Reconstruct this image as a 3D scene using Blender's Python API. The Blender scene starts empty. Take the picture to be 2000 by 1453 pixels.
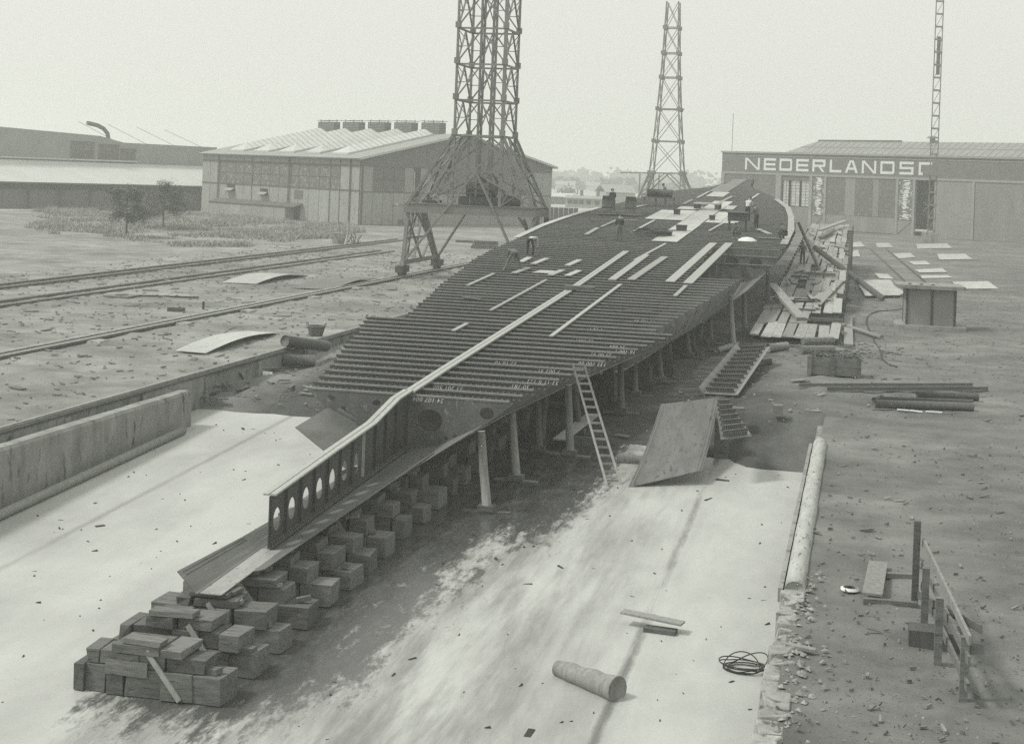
import bpy, bmesh, math, random
from math import sin, cos, radians, atan, atan2, pi, sqrt, hypot
from mathutils import Vector, Matrix, Quaternion
random.seed(7)
S = bpy.context.scene
COL = S.collection

# ------------------------------------------------------------------ camera
F, PX, PY, ROLL, YAW, H = 3000.0, 1028.0, 337.0, 0.038, atan(662 / 3000), 8.7
cd = bpy.data.cameras.new('camera'); cam = bpy.data.objects.new('camera', cd); COL.objects.link(cam)
cd.sensor_width = 36; cd.lens = 36 * F / 2000
cd.shift_x = (1000 - PX) / 2000; cd.shift_y = (PY - 726.5) / 2000
cd.clip_start = 0.3; cd.clip_end = 6000
cam.matrix_world = Matrix.Translation((0, 0, H)) @ Matrix.Rotation(YAW, 4, 'Z') @ Matrix.Rotation(pi / 2, 4, 'X') @ Matrix.Rotation(ROLL, 4, 'Z')
S.camera = cam

# ------------------------------------------------------------------ sky, sun, exposure
SUN_EL, SUN_AZ = radians(52), radians(250)      # high, veiled, from behind the left shoulder
W = bpy.data.worlds.new('World'); S.world = W; W.use_nodes = True
wn = W.node_tree.nodes; wl = W.node_tree.links
bg = wn['Background']; bg.inputs[1].default_value = 0.1
sk = wn.new('ShaderNodeTexSky'); sk.sky_type = 'NISHITA'; sk.sun_disc = False
sk.sun_elevation = SUN_EL; sk.sun_rotation = SUN_AZ; sk.dust_density = 4.0; sk.air_density = 1.5
bw = wn.new('ShaderNodeRGBToBW'); wl.new(sk.outputs[0], bw.inputs[0])
ov = wn.new('ShaderNodeMath'); ov.operation = 'MULTIPLY_ADD'; ov.inputs[1].default_value = 0.12; ov.inputs[2].default_value = 6.3
wl.new(bw.outputs[0], ov.inputs[0])
tn = wn.new('ShaderNodeMix'); tn.data_type = 'RGBA'; tn.blend_type = 'MULTIPLY'; tn.inputs[0].default_value = 1
tn.inputs[7].default_value = (1.0, 1.01, 0.94, 1)
wl.new(ov.outputs[0], tn.inputs[6]); wl.new(tn.outputs[2], bg.inputs[0])
sl = bpy.data.lights.new('sun', 'SUN'); sl.energy = 2.0; sl.angle = radians(10); sl.color = (1, 0.99, 0.95)
sun = bpy.data.objects.new('sun', sl); COL.objects.link(sun)
sd = Vector((sin(SUN_AZ) * cos(SUN_EL), cos(SUN_AZ) * cos(SUN_EL), sin(SUN_EL)))
sun.rotation_euler = sd.to_track_quat('Z', 'Y').to_euler(); sun.location = (0, 0, 60)
S.view_settings.view_transform = 'Standard'; S.view_settings.look = 'None'
S.view_settings.exposure = 0.3; S.view_settings.gamma = 1.0; S.view_settings.use_curve_mapping = False
S.cycles.max_bounces = 5; S.cycles.diffuse_bounces = 3; S.cycles.volume_bounces = 1
S.cycles.transparent_max_bounces = 8
S.cycles.use_denoising = False

# ------------------------------------------------------------------ geometry helpers
def ray(px, py):
    u = (px - PX) / F; v = (py - PY) / F
    xr = u * cos(ROLL) + v * sin(ROLL); z = u * sin(ROLL) - v * cos(ROLL)
    return cos(YAW) * xr - sin(YAW), sin(YAW) * xr + cos(YAW), z
def on_plane(px, py, z0=0.0, s=0.0):            # point on the plane z = z0 + s*y
    X, Y, Z = ray(px, py); t = (z0 - H) / (Z - s * Y); return Vector((X * t, Y * t, H + Z * t))
def at_y(px, py, y):
    X, Y, Z = ray(px, py); t = y / Y; return Vector((X * t, Y * t, H + Z * t))
def lerp(y, T):
    if y <= T[0][0]: return T[0][1]
    for (a, b), (c, d) in zip(T, T[1:]):
        if y <= c: return b + (d - b) * (y - a) / (c - a)
    return T[-1][1]
SLIP0, SS, K = -4.0, 0.0456, -14.32
def slip(y): return SLIP0 + SS * y
def sstep(t): t = min(1, max(0, t)); return t * t * (3 - 2 * t)
def terrain(x, y):
    if x < -26 or y > 88: return 0.0
    z = min(0.0, slip(y))
    if y > 55.5 and x > -9:
        z *= 1 - sstep((x + 7.6) / 4.4) * sstep((y - 55.5) / 4)
    elif x > -1.15: return 0.0
    if y > 58 and x < -20: z *= 1 - 0.25 * sstep((-20 - x) / 5)
    return z
def march(px, py, fn):
    X, Y, Z = ray(px, py); t = 25.0
    while t < 500:
        if H + Z * t < fn(X * t, Y * t): break
        t += 0.04
    return Vector((X * t, Y * t, H + Z * t))
def gp(px, py): return march(px, py, terrain)
TT = [(30, .2), (47, 1.23), (53, 1.58), (77, 2.84), (95, 4.0), (123, 5.5), (153, 6.98), (177, 8.2), (200, 9.3)]
def ztop(y): return lerp(y, TT)
def tp(px, py): return march(px, py, lambda x, y: ztop(y))

class MB:
    def __init__(s): s.v = []; s.f = []; s.m = []
    def add(s, vs, fs, m=0):
        n = len(s.v); s.v += [tuple(v) for v in vs]; s.f += [tuple(i + n for i in f) for f in fs]; s.m += [m] * len(fs); return s
    def box(s, x0, x1, y0, y1, z0, z1, m=0):
        return s.add([(x0, y0, z0), (x1, y0, z0), (x1, y1, z0), (x0, y1, z0), (x0, y0, z1), (x1, y0, z1), (x1, y1, z1), (x0, y1, z1)],
                     [(0, 3, 2, 1), (4, 5, 6, 7), (0, 1, 5, 4), (1, 2, 6, 5), (2, 3, 7, 6), (3, 0, 4, 7)], m)
    def hexa(s, p, m=0):        # 8 points, bottom four then top four
        return s.add(p, [(0, 3, 2, 1), (4, 5, 6, 7), (0, 1, 5, 4), (1, 2, 6, 5), (2, 3, 7, 6), (3, 0, 4, 7)], m)
    def beam(s, p, q, w, h, up=(0, 0, 1), m=0):
        p = Vector(p); q = Vector(q); d = (q - p).normalized(); up = Vector(up)
        if abs(d.dot(up)) > .98: up = Vector((0, 1, 0))
        a = d.cross(up).normalized() * (w / 2); b = a.cross(d).normalized() * (h / 2)
        return s.hexa([p - a - b, p + a - b, q + a - b, q - a - b, p - a + b, p + a + b, q + a + b, q - a + b], m)
    def tube(s, pts, r, n=10, m=0, cap=True):
        pts = [Vector(p) for p in pts]; rs = r if isinstance(r, (list, tuple)) else [r] * len(pts)
        vs = []; fs = []
        for i, p in enumerate(pts):
            d = (pts[min(i + 1, len(pts) - 1)] - pts[max(i - 1, 0)]).normalized()
            a = d.cross(Vector((0, 0, 1)) if abs(d.z) < .95 else Vector((1, 0, 0))).normalized(); b = a.cross(d)
            for k in range(n):
                t = 2 * pi * k / n; vs.append(p + (a * cos(t) + b * sin(t)) * rs[i])
        for i in range(len(pts) - 1):
            for k in range(n):
                k2 = (k + 1) % n; fs.append((i * n + k, i * n + k2, (i + 1) * n + k2, (i + 1) * n + k))
        if cap: fs += [tuple(range(n)), tuple(reversed([(len(pts) - 1) * n + k for k in range(n)]))]
        return s.add(vs, fs, m)
    def slab(s, poly, t, m=0):  # polygon of 3d points, thickened along its normal (downward)
        poly = [Vector(p) for p in poly]; n = Vector((0, 0, 0))
        for a, b in zip(poly, poly[1:] + poly[:1]): n += a.cross(b)
        n.normalize()
        if n.z < 0: n = -n; poly = poly[::-1]
        k = len(poly); lo = [p - n * t for p in poly]
        return s.add(poly + lo, [tuple(range(k)), tuple(range(2 * k - 1, k - 1, -1))] + [(i, k + i, k + (i + 1) % k, (i + 1) % k) for i in range(k)], m)
    def build(s, name, mat, parent=None, loc=None, smooth=False):
        # vertices are given in the parent's space; the object's origin goes to loc (same space)
        me = bpy.data.meshes.new(name)
        L = Vector(loc) if loc is not None else Vector((0, 0, 0))
        me.from_pydata([(v[0] - L.x, v[1] - L.y, v[2] - L.z) for v in s.v], [], s.f)
        for mt in (mat if isinstance(mat, (list, tuple)) else [mat]): me.materials.append(mt)
        for p, i in zip(me.polygons, s.m): p.material_index = i; p.use_smooth = smooth
        me.update()
        o = bpy.data.objects.new(name, me); COL.objects.link(o); o.location = L
        if parent: o.parent = parent
        return o
    def fix(s):                 # centre of the footprint
        xs = [v[0] for v in s.v]; ys = [v[1] for v in s.v]; zs = [v[2] for v in s.v]
        return Vector(((min(xs) + max(xs)) / 2, (min(ys) + max(ys)) / 2, min(zs)))
def tag(o, label, cat, group=None, kind=None):
    if label: o['label'] = label
    if cat: o['category'] = cat
    if group: o['group'] = group
    if kind: o['kind'] = kind
    return o
def empty(name, loc=(0, 0, 0), rz=0.0):
    o = bpy.data.objects.new(name, None); COL.objects.link(o); o.location = loc; o.rotation_euler = (0, 0, rz); o.empty_display_size = .3
    return o
def structure(o): o['kind'] = 'structure'; return o
def one(mb, name, mat, label, cat, group=None, smooth=False):
    return tag(mb.build(name, mat, None, mb.fix(), smooth), label, cat, group)
def outline_mesh(loops, thick):     # 2d loops (outer first, then holes) -> verts, faces extruded along +local z
    cu = bpy.data.curves.new('o', 'CURVE'); cu.dimensions = '2D'; cu.fill_mode = 'BOTH'; cu.extrude = thick / 2
    for lp in loops:
        sp = cu.splines.new('POLY'); sp.points.add(len(lp) - 1); sp.use_cyclic_u = True
        for p, (x, y) in zip(sp.points, lp): p.co = (x, y, 0, 1)
    ob = bpy.data.objects.new('o', cu); COL.objects.link(ob)
    dg = bpy.context.evaluated_depsgraph_get(); me = bpy.data.meshes.new_from_object(ob.evaluated_get(dg))
    vs = [v.co.copy() for v in me.vertices]; fs = [tuple(p.vertices) for p in me.polygons]
    bpy.data.objects.remove(ob); bpy.data.curves.remove(cu); bpy.data.meshes.remove(me)
    return vs, fs
def oval(cx, cy, rx, ry, n=20): return [(cx + rx * cos(2 * pi * i / n), cy + ry * sin(2 * pi * i / n)) for i in range(n)]

# ------------------------------------------------------------------ materials
def g(v): return (v * .975, v, v * .945, 1)
def mat(name, c1, c2, scale=2.0, rough=.8, bump=.15, stretch=(1, 1, 1), detail=6, metal=0.0, rnd=.12, contrast=.5, speck=None, spec=.3, world=False, dist=.02):
    m = bpy.data.materials.new(name); m.use_nodes = True; N = m.node_tree.nodes; L = m.node_tree.links
    b = N['Principled BSDF']; b.inputs['Roughness'].default_value = rough; b.inputs['Metallic'].default_value = metal
    b.inputs['Specular IOR Level'].default_value = spec
    if world: src = N.new('ShaderNodeNewGeometry').outputs['Position']
    else: src = N.new('ShaderNodeTexCoord').outputs['Object']
    mp = N.new('ShaderNodeMapping'); mp.inputs['Scale'].default_value = stretch; L.new(src, mp.inputs[0])
    oi = N.new('ShaderNodeObjectInfo')
    off = N.new('ShaderNodeVectorMath'); off.operation = 'MULTIPLY_ADD'
    cmb = N.new('ShaderNodeCombineXYZ')
    for i in range(3): L.new(oi.outputs['Random'], cmb.inputs[i])
    off.inputs[1].default_value = (37, 53, 71) if not world else (0, 0, 0); L.new(cmb.outputs[0], off.inputs[0]); L.new(mp.outputs[0], off.inputs[2])
    nz = N.new('ShaderNodeTexNoise'); nz.inputs['Scale'].default_value = scale; nz.inputs['Detail'].default_value = detail; nz.inputs['Roughness'].default_value = .65
    L.new(off.outputs[0], nz.inputs['Vector'])
    rp = N.new('ShaderNodeValToRGB'); e = rp.color_ramp.elements
    e[0].position = .5 - contrast * .5 * .6; e[1].position = .5 + contrast * .5 * .6; e[0].color = g(c1); e[1].color = g(c2)
    L.new(nz.outputs['Fac'], rp.inputs[0]); colr = rp.outputs[0]
    if speck:
        sc, lo, hi, val = speck
        n2 = N.new('ShaderNodeTexNoise'); n2.inputs['Scale'].default_value = sc; n2.inputs['Detail'].default_value = 3
        L.new(off.outputs[0], n2.inputs['Vector'])
        r2 = N.new('ShaderNodeMapRange'); r2.inputs[1].default_value = lo; r2.inputs[2].default_value = hi; L.new(n2.outputs['Fac'], r2.inputs[0])
        mx = N.new('ShaderNodeMix'); mx.data_type = 'RGBA'; mx.inputs[7].default_value = g(val)
        L.new(r2.outputs[0], mx.inputs[0]); L.new(colr, mx.inputs[6]); colr = mx.outputs[2]
    if rnd:
        mr = N.new('ShaderNodeMapRange'); mr.inputs[3].default_value = 1 - rnd; mr.inputs[4].default_value = 1 + rnd; L.new(oi.outputs['Random'], mr.inputs[0])
        vm = N.new('ShaderNodeVectorMath'); vm.operation = 'SCALE'; L.new(colr, vm.inputs[0]); L.new(mr.outputs[0], vm.inputs['Scale']); colr = vm.outputs[0]
    L.new(colr, b.inputs['Base Color'])
    if bump:
        bp = N.new('ShaderNodeBump'); bp.inputs['Strength'].default_value = bump; bp.inputs['Distance'].default_value = dist
        L.new(nz.outputs['Fac'], bp.inputs['Height']); L.new(bp.outputs[0], b.inputs['Normal'])
    m['n_col'] = 1
    return m
M = {}
M['earth'] = mat('earth', .13, .33, .4, .95, .9, detail=15, contrast=.75, speck=(22, .62, .7, .08), world=True, rnd=0, dist=.1)
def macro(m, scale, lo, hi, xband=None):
    # broad changes of soil colour; the soil under and beside the ship is darker
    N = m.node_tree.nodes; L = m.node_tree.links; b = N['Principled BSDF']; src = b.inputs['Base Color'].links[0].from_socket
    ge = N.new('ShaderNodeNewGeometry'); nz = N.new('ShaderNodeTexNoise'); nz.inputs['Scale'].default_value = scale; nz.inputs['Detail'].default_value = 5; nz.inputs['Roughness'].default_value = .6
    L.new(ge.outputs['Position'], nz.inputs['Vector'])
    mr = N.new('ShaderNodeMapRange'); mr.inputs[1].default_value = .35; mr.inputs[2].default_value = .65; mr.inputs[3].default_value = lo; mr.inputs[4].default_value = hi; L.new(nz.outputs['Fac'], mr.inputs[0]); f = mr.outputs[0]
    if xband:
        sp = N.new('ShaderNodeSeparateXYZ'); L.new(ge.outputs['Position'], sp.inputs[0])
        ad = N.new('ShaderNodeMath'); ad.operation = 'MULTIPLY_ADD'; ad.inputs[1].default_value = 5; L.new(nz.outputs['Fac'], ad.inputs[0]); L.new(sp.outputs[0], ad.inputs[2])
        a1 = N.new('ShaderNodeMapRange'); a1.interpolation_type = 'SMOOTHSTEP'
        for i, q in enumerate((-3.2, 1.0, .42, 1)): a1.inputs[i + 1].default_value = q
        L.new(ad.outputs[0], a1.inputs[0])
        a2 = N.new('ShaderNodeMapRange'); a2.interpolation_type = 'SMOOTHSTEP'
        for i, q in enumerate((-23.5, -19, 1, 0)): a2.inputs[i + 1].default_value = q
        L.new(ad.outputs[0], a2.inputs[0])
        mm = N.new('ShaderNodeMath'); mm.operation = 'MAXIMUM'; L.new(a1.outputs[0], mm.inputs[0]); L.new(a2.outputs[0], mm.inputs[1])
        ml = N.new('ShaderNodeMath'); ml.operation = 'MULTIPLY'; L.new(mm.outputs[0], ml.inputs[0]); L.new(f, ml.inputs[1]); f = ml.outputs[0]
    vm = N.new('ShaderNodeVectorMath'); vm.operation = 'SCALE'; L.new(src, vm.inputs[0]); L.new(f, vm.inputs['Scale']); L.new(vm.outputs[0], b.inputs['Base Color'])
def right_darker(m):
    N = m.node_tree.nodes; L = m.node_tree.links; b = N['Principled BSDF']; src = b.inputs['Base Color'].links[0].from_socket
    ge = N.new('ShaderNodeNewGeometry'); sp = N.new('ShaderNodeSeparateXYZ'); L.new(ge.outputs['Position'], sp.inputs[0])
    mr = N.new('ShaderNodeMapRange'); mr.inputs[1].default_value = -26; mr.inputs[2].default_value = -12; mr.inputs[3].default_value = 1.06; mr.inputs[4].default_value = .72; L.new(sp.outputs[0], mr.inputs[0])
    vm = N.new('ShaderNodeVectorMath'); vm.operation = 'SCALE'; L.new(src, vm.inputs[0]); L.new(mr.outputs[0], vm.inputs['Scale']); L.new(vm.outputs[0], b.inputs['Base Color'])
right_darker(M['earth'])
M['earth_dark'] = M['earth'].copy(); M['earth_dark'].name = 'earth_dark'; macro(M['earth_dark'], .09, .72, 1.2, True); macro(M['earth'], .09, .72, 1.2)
M['steel'] = mat('steel', .04, .095, 1.6, .62, .12, detail=8, contrast=.9, speck=(14, .6, .75, .16))
M['steel_edge'] = mat('steel_edge', .17, .3, 3, .6, .1, contrast=.9)  # paler than the steel: sky glint along bar edges painted into the colour
M['plate'] = mat('plate', .1, .2, 1.4, .5, .1, stretch=(1, .3, 1), detail=10, contrast=1.0, speck=(16, .62, .8, .26))
M['plate_pale'] = mat('plate_pale', .34, .56, .9, .45, .06, stretch=(1, .3, 1), contrast=.9, speck=(11, .62, .7, .2), rnd=.1)
M['crane'] = mat('crane', .15, .25, 1.5, .6, .05, contrast=.9)
M['rail'] = mat('rail', .4, .6, 3, .35, 0, metal=.5)
M['rail_side'] = mat('rail_side', .06, .12, 3, .8, .1)
M['timber'] = mat('timber', .07, .22, 2.2, .85, .7, stretch=(1, 5, 5), detail=12, contrast=1.0, speck=(3, .6, .72, .05), rnd=.28)
M['timber_y'] = mat('timber_y', .2, .44, 2.0, .8, .4, stretch=(6, .7, 6), detail=9, contrast=.9, speck=(4, .62, .75, .08), rnd=.28)
M['timber_pale'] = mat('timber_pale', .26, .46, 2.5, .8, .25, stretch=(5, 5, 1), contrast=.9, rnd=.2)
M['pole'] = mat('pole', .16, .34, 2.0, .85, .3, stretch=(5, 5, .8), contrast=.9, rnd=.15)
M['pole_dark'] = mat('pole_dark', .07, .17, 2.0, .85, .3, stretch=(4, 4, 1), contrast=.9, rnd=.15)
M['stone'] = mat('stone', .2, .5, 3.5, .95, 1.0, detail=14, contrast=.9, speck=(4, .56, .68, .12), rnd=.1, dist=.08)
M['wallconc'] = mat('wallconc', .14, .42, 1.3, .9, .4, stretch=(1, 1, .35), detail=10, contrast=1.0, speck=(3, .58, .7, .1), rnd=.05)
M['panel'] = mat('panel', .26, .38, .7, .85, .05, stretch=(1, 1, .4), contrast=1.0, speck=(2.5, .62, .72, .2), rnd=.07)
M['gable'] = mat('gable', .13, .16, .6, .85, 0, contrast=.9, rnd=0)
M['girt'] = mat('girt', .1, .14, 1, .8, 0)
M['roof'] = mat('roof', .26, .34, .4, .8, 0, contrast=.9, rnd=.03)
M['roof_pale'] = mat('roof_pale', .5, .6, .4, .8, 0, contrast=.9, rnd=.03)
M['glazing'] = mat('glazing', .42, .58, .9, .35, 0, contrast=1.0, rnd=.1)
M['roof_glass'] = mat('roof_glass', .2, .32, .5, .5, 0, contrast=1.0, rnd=.05)
M['dark'] = mat('dark', .03, .06, 1, .9, 0)
M['brick'] = mat('brick', .12, .19, .8, .9, .1, contrast=.9, speck=(12, .6, .7, .24), rnd=0)
M['brick_pale'] = mat('brick_pale', .26, .34, .5, .9, .1, contrast=.9, rnd=0)
M['white'] = mat('white', .68, .8, 1.5, .7, 0, contrast=.9, speck=(3, .62, .75, .4), rnd=.03)
M['door'] = mat('door', .2, .28, .8, .8, .05, stretch=(1, 1, .3), contrast=.9, rnd=.08)
M['cloth_dark'] = mat('cloth_dark', .03, .06, 8, .95, .1)
M['cloth_mid'] = mat('cloth_mid', .1, .17, 8, .95, .1)
M['cloth_pale'] = mat('cloth_pale', .5, .65, 8, .95, .1)
M['skin'] = mat('skin', .28, .34, 8, .6, 0)
M['leaf'] = mat('leaf', .08, .18, 3, .7, 0, world=True, rnd=0, contrast=1)
M['grass'] = mat('grass', .16, .42, .3, .9, 0, world=True, rnd=0, contrast=1, detail=4)
M['bark'] = mat('bark', .05, .1, 6, .9, .3)
M['field'] = mat('field', .32, .5, .02, .95, 0, stretch=(1, 3, 1), world=True, rnd=0, contrast=1)
M['far_tree'] = mat('far_tree', .08, .13, .05, .95, 0, world=True, rnd=0)
M['chalk'] = mat('chalk', .6, .75, 30, .95, 0)
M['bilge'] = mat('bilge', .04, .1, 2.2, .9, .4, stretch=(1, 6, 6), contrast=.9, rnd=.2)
M['limed'] = mat('limed', .3, .52, 2.2, .9, .5, stretch=(2.5, .6, 2.5), detail=12, contrast=1.0, speck=(5, .6, .7, .12), rnd=0, dist=.03)
M['plate_mid'] = mat('plate_mid', .22, .42, 2.5, .45, .1, stretch=(1, .3, 1), detail=10, contrast=1.0, speck=(14, .6, .72, .1), rnd=0)
M['plate_worn'] = mat('plate_worn', .08, .2, 1.7, .5, .12, stretch=(1.6, .35, 1), detail=14, contrast=1.2, speck=(5, .58, .72, .06), rnd=0)
M['rope'] = mat('rope', .04, .07, 20, .9, 0)
M['scrap'] = mat('scrap', .06, .22, 12, .7, .2, contrast=1)

def window_mat(name, sx, sy, lo, hi, barv):
    # panes of a far glazed sheet: each small pane its own tone, set in thin dark bars
    m = bpy.data.materials.new(name); m.use_nodes = True; N = m.node_tree.nodes; L = m.node_tree.links
    b = N['Principled BSDF']; b.inputs['Roughness'].default_value = .4; b.inputs['Specular IOR Level'].default_value = .3
    tc = N.new('ShaderNodeTexCoord'); sp = N.new('ShaderNodeSeparateXYZ'); L.new(tc.outputs['Object'], sp.inputs[0])
    ad = N.new('ShaderNodeMath'); ad.operation = 'ADD'; L.new(sp.outputs[0], ad.inputs[0]); L.new(sp.outputs[1], ad.inputs[1])
    cells = []; edges = []
    for src, sc in ((ad.outputs[0], sx), (sp.outputs[2], sy)):
        dv = N.new('ShaderNodeMath'); dv.operation = 'DIVIDE'; dv.inputs[1].default_value = sc; L.new(src, dv.inputs[0])
        fl = N.new('ShaderNodeMath'); fl.operation = 'FLOOR'; L.new(dv.outputs[0], fl.inputs[0]); cells.append(fl)
        fr = N.new('ShaderNodeMath'); fr.operation = 'FRACT'; L.new(dv.outputs[0], fr.inputs[0])
        lt = N.new('ShaderNodeMath'); lt.operation = 'LESS_THAN'; lt.inputs[1].default_value = .13; L.new(fr.outputs[0], lt.inputs[0]); edges.append(lt)
    cb = N.new('ShaderNodeCombineXYZ'); L.new(cells[0].outputs[0], cb.inputs[0]); L.new(cells[1].outputs[0], cb.inputs[1])
    wnz = N.new('ShaderNodeTexWhiteNoise'); wnz.noise_dimensions = '2D'; L.new(cb.outputs[0], wnz.inputs['Vector'])
    rp = N.new('ShaderNodeValToRGB'); e = rp.color_ramp.elements; e[0].position = .3; e[1].position = 1; e[0].color = g(lo); e[1].color = g(hi)
    pw = N.new('ShaderNodeMath'); pw.operation = 'POWER'; pw.inputs[1].default_value = 2.0; L.new(wnz.outputs[0], pw.inputs[0]); L.new(pw.outputs[0], rp.inputs[0])
    mxm = N.new('ShaderNodeMath'); mxm.operation = 'MAXIMUM'; L.new(edges[0].outputs[0], mxm.inputs[0]); L.new(edges[1].outputs[0], mxm.inputs[1])
    mx = N.new('ShaderNodeMix'); mx.data_type = 'RGBA'; mx.inputs[7].default_value = g(barv)
    L.new(mxm.outputs[0], mx.inputs[0]); L.new(rp.outputs[0], mx.inputs[6]); L.new(mx.outputs[2], b.inputs['Base Color'])
    return m
M['panes'] = window_mat('panes', .34, .42, .15, .3, .16)
M['panes_dark'] = window_mat('panes_dark', .45, .5, .14, .2, .12)
M['panes_white'] = window_mat('panes_white', .4, .3, .15, .6, .13)
M['panes_sky'] = window_mat('panes_sky', .9, .55, .5, .62, .1)  # bright tone paints in the sky seen through the hall's far windows

def concrete_mat():
    m = bpy.data.materials.new('slip_concrete'); m.use_nodes = True; N = m.node_tree.nodes; L = m.node_tree.links
    b = N['Principled BSDF']
    ge = N.new('ShaderNodeNewGeometry'); sp = N.new('ShaderNodeSeparateXYZ'); L.new(ge.outputs['Position'], sp.inputs[0])
    def noise(scale, stretch, det=8, rg=.6):
        mp = N.new('ShaderNodeMapping'); mp.inputs['Scale'].default_value = stretch; L.new(ge.outputs['Position'], mp.inputs[0])
        n = N.new('ShaderNodeTexNoise'); n.inputs['Scale'].default_value = scale; n.inputs['Detail'].default_value = det; n.inputs['Roughness'].default_value = rg
        L.new(mp.outputs[0], n.inputs['Vector']); return n.outputs['Fac']
    def mth(op, a, bv, c=None):
        n = N.new('ShaderNodeMath'); n.operation = op
        for i, q in enumerate((a, bv, c)):
            if q is None: continue
            if isinstance(q, (int, float)): n.inputs[i].default_value = q
            else: L.new(q, n.inputs[i])
        return n.outputs[0]
    def rng(v, a, bb, c=0, d=1):
        n = N.new('ShaderNodeMapRange'); n.interpolation_type = 'SMOOTHSTEP'
        for i, q in enumerate((a, bb, c, d)): n.inputs[i + 1].default_value = q
        L.new(v, n.inputs[0]); return n.outputs[0]
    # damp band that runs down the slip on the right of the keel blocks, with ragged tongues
    # strong beside the blocks, thinning toward the right in long streaks; farther up, the shade under the ship is painted in
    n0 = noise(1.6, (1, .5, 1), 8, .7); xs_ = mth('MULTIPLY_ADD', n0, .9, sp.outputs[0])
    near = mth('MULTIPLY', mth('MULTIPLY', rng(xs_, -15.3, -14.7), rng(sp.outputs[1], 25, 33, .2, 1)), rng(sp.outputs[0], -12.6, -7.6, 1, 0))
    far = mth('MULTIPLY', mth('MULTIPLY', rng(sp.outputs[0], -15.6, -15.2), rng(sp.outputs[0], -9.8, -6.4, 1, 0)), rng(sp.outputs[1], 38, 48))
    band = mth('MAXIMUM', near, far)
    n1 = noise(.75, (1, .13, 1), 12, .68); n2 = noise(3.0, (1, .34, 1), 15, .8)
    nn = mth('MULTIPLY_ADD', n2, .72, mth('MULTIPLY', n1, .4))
    wet = rng(mth('ADD', band, mth('MULTIPLY', mth('SUBTRACT', nn, .56), 2.8)), .3, .74)  # real wet streaks together with the painted shade under the ship
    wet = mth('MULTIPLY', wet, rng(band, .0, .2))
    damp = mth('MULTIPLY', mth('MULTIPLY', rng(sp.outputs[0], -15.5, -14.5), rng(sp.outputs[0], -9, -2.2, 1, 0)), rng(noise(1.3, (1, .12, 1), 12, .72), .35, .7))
    # a grimy line along each joint
    def near_x(x0): return mth('SUBTRACT', 1, rng(mth('ABSOLUTE', mth('SUBTRACT', mth('MULTIPLY_ADD', n2, .3, sp.outputs[0]), x0 + .15), None), .03, .2))
    joint = mth('MULTIPLY', mth('MAXIMUM', near_x(-4.86), mth('MULTIPLY', near_x(-21.88), .5)), rng(n1, .3, .55))
    # stains elsewhere, very faint
    n3 = noise(.35, (1, .5, 1), 8)
    base = N.new('ShaderNodeValToRGB'); e = base.color_ramp.elements; e[0].position = .32; e[1].position = .62; e[0].color = g(.36); e[1].color = g(.5); L.new(n3, base.inputs[0])
    wet_shade_col = N.new('ShaderNodeValToRGB'); e = wet_shade_col.color_ramp.elements; e[0].position = .4; e[1].position = .7; e[0].color = g(.04); e[1].color = g(.12); L.new(n2, wet_shade_col.inputs[0])
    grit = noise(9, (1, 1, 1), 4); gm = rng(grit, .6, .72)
    mx = N.new('ShaderNodeMix'); mx.data_type = 'RGBA'; L.new(mth('MAXIMUM', wet, mth('MAXIMUM', mth('MULTIPLY', damp, .62), mth('MULTIPLY', joint, .7))), mx.inputs[0]); L.new(base.outputs[0], mx.inputs[6]); L.new(wet_shade_col.outputs[0], mx.inputs[7])
    mg = N.new('ShaderNodeMix'); mg.data_type = 'RGBA'; L.new(mth('MULTIPLY', gm, .18), mg.inputs[0]); L.new(mx.outputs[2], mg.inputs[6]); mg.inputs[7].default_value = g(.14)
    L.new(mg.outputs[2], b.inputs['Base Color'])
    L.new(mth('MULTIPLY_ADD', wet, -.3, mth('MULTIPLY_ADD', n2, .25, .38)), b.inputs['Roughness']); b.inputs['Specular IOR Level'].default_value = .5
    bp = N.new('ShaderNodeBump'); bp.inputs['Strength'].default_value = .12; bp.inputs['Distance'].default_value = .03; L.new(n2, bp.inputs['Height']); L.new(bp.outputs[0], b.inputs['Normal'])
    return m
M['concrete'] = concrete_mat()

def floor_mat():
    # dark mill-scale plate; a punched row of rivets under the top bar, cut from the object's own space (origin on the top edge)
    m = M['steel'].copy(); m.name = 'floor_steel'; N = m.node_tree.nodes; L = m.node_tree.links; b = N['Principled BSDF']
    tc = N.new('ShaderNodeTexCoord'); sp = N.new('ShaderNodeSeparateXYZ'); L.new(tc.outputs['Object'], sp.inputs[0])
    def mth(op, a, bv, c=None):
        n = N.new('ShaderNodeMath'); n.operation = op
        for i, q in enumerate((a, bv, c)):
            if q is None: continue
            if isinstance(q, (int, float)): n.inputs[i].default_value = q
            else: L.new(q, n.inputs[i])
        return n.outputs[0]
    fx = mth('ABSOLUTE', mth('SUBTRACT', mth('FRACT', mth('DIVIDE', sp.outputs[0], .2), None), .5), None)
    fx = mth('MULTIPLY', fx, .2); fz = mth('ADD', sp.outputs[2], .16)
    d = mth('SQRT', mth('ADD', mth('MULTIPLY', fx, fx), mth('MULTIPLY', fz, fz)), None)
    dot = mth('LESS_THAN', d, .03)
    src = b.inputs['Base Color'].links[0].from_socket
    mx = N.new('ShaderNodeMix'); mx.data_type = 'RGBA'; mx.inputs[7].default_value = g(.19); L.new(dot, mx.inputs[0]); L.new(src, mx.inputs[6]); L.new(mx.outputs[2], b.inputs['Base Color'])
    return m
M['floor'] = floor_mat()
M['floor_end'] = mat('floor_end', .07, .17, 1.3, .6, .12, stretch=(1, 1, .5), detail=10, contrast=1.0, speck=(9, .6, .75, .24), rnd=0)

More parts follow.
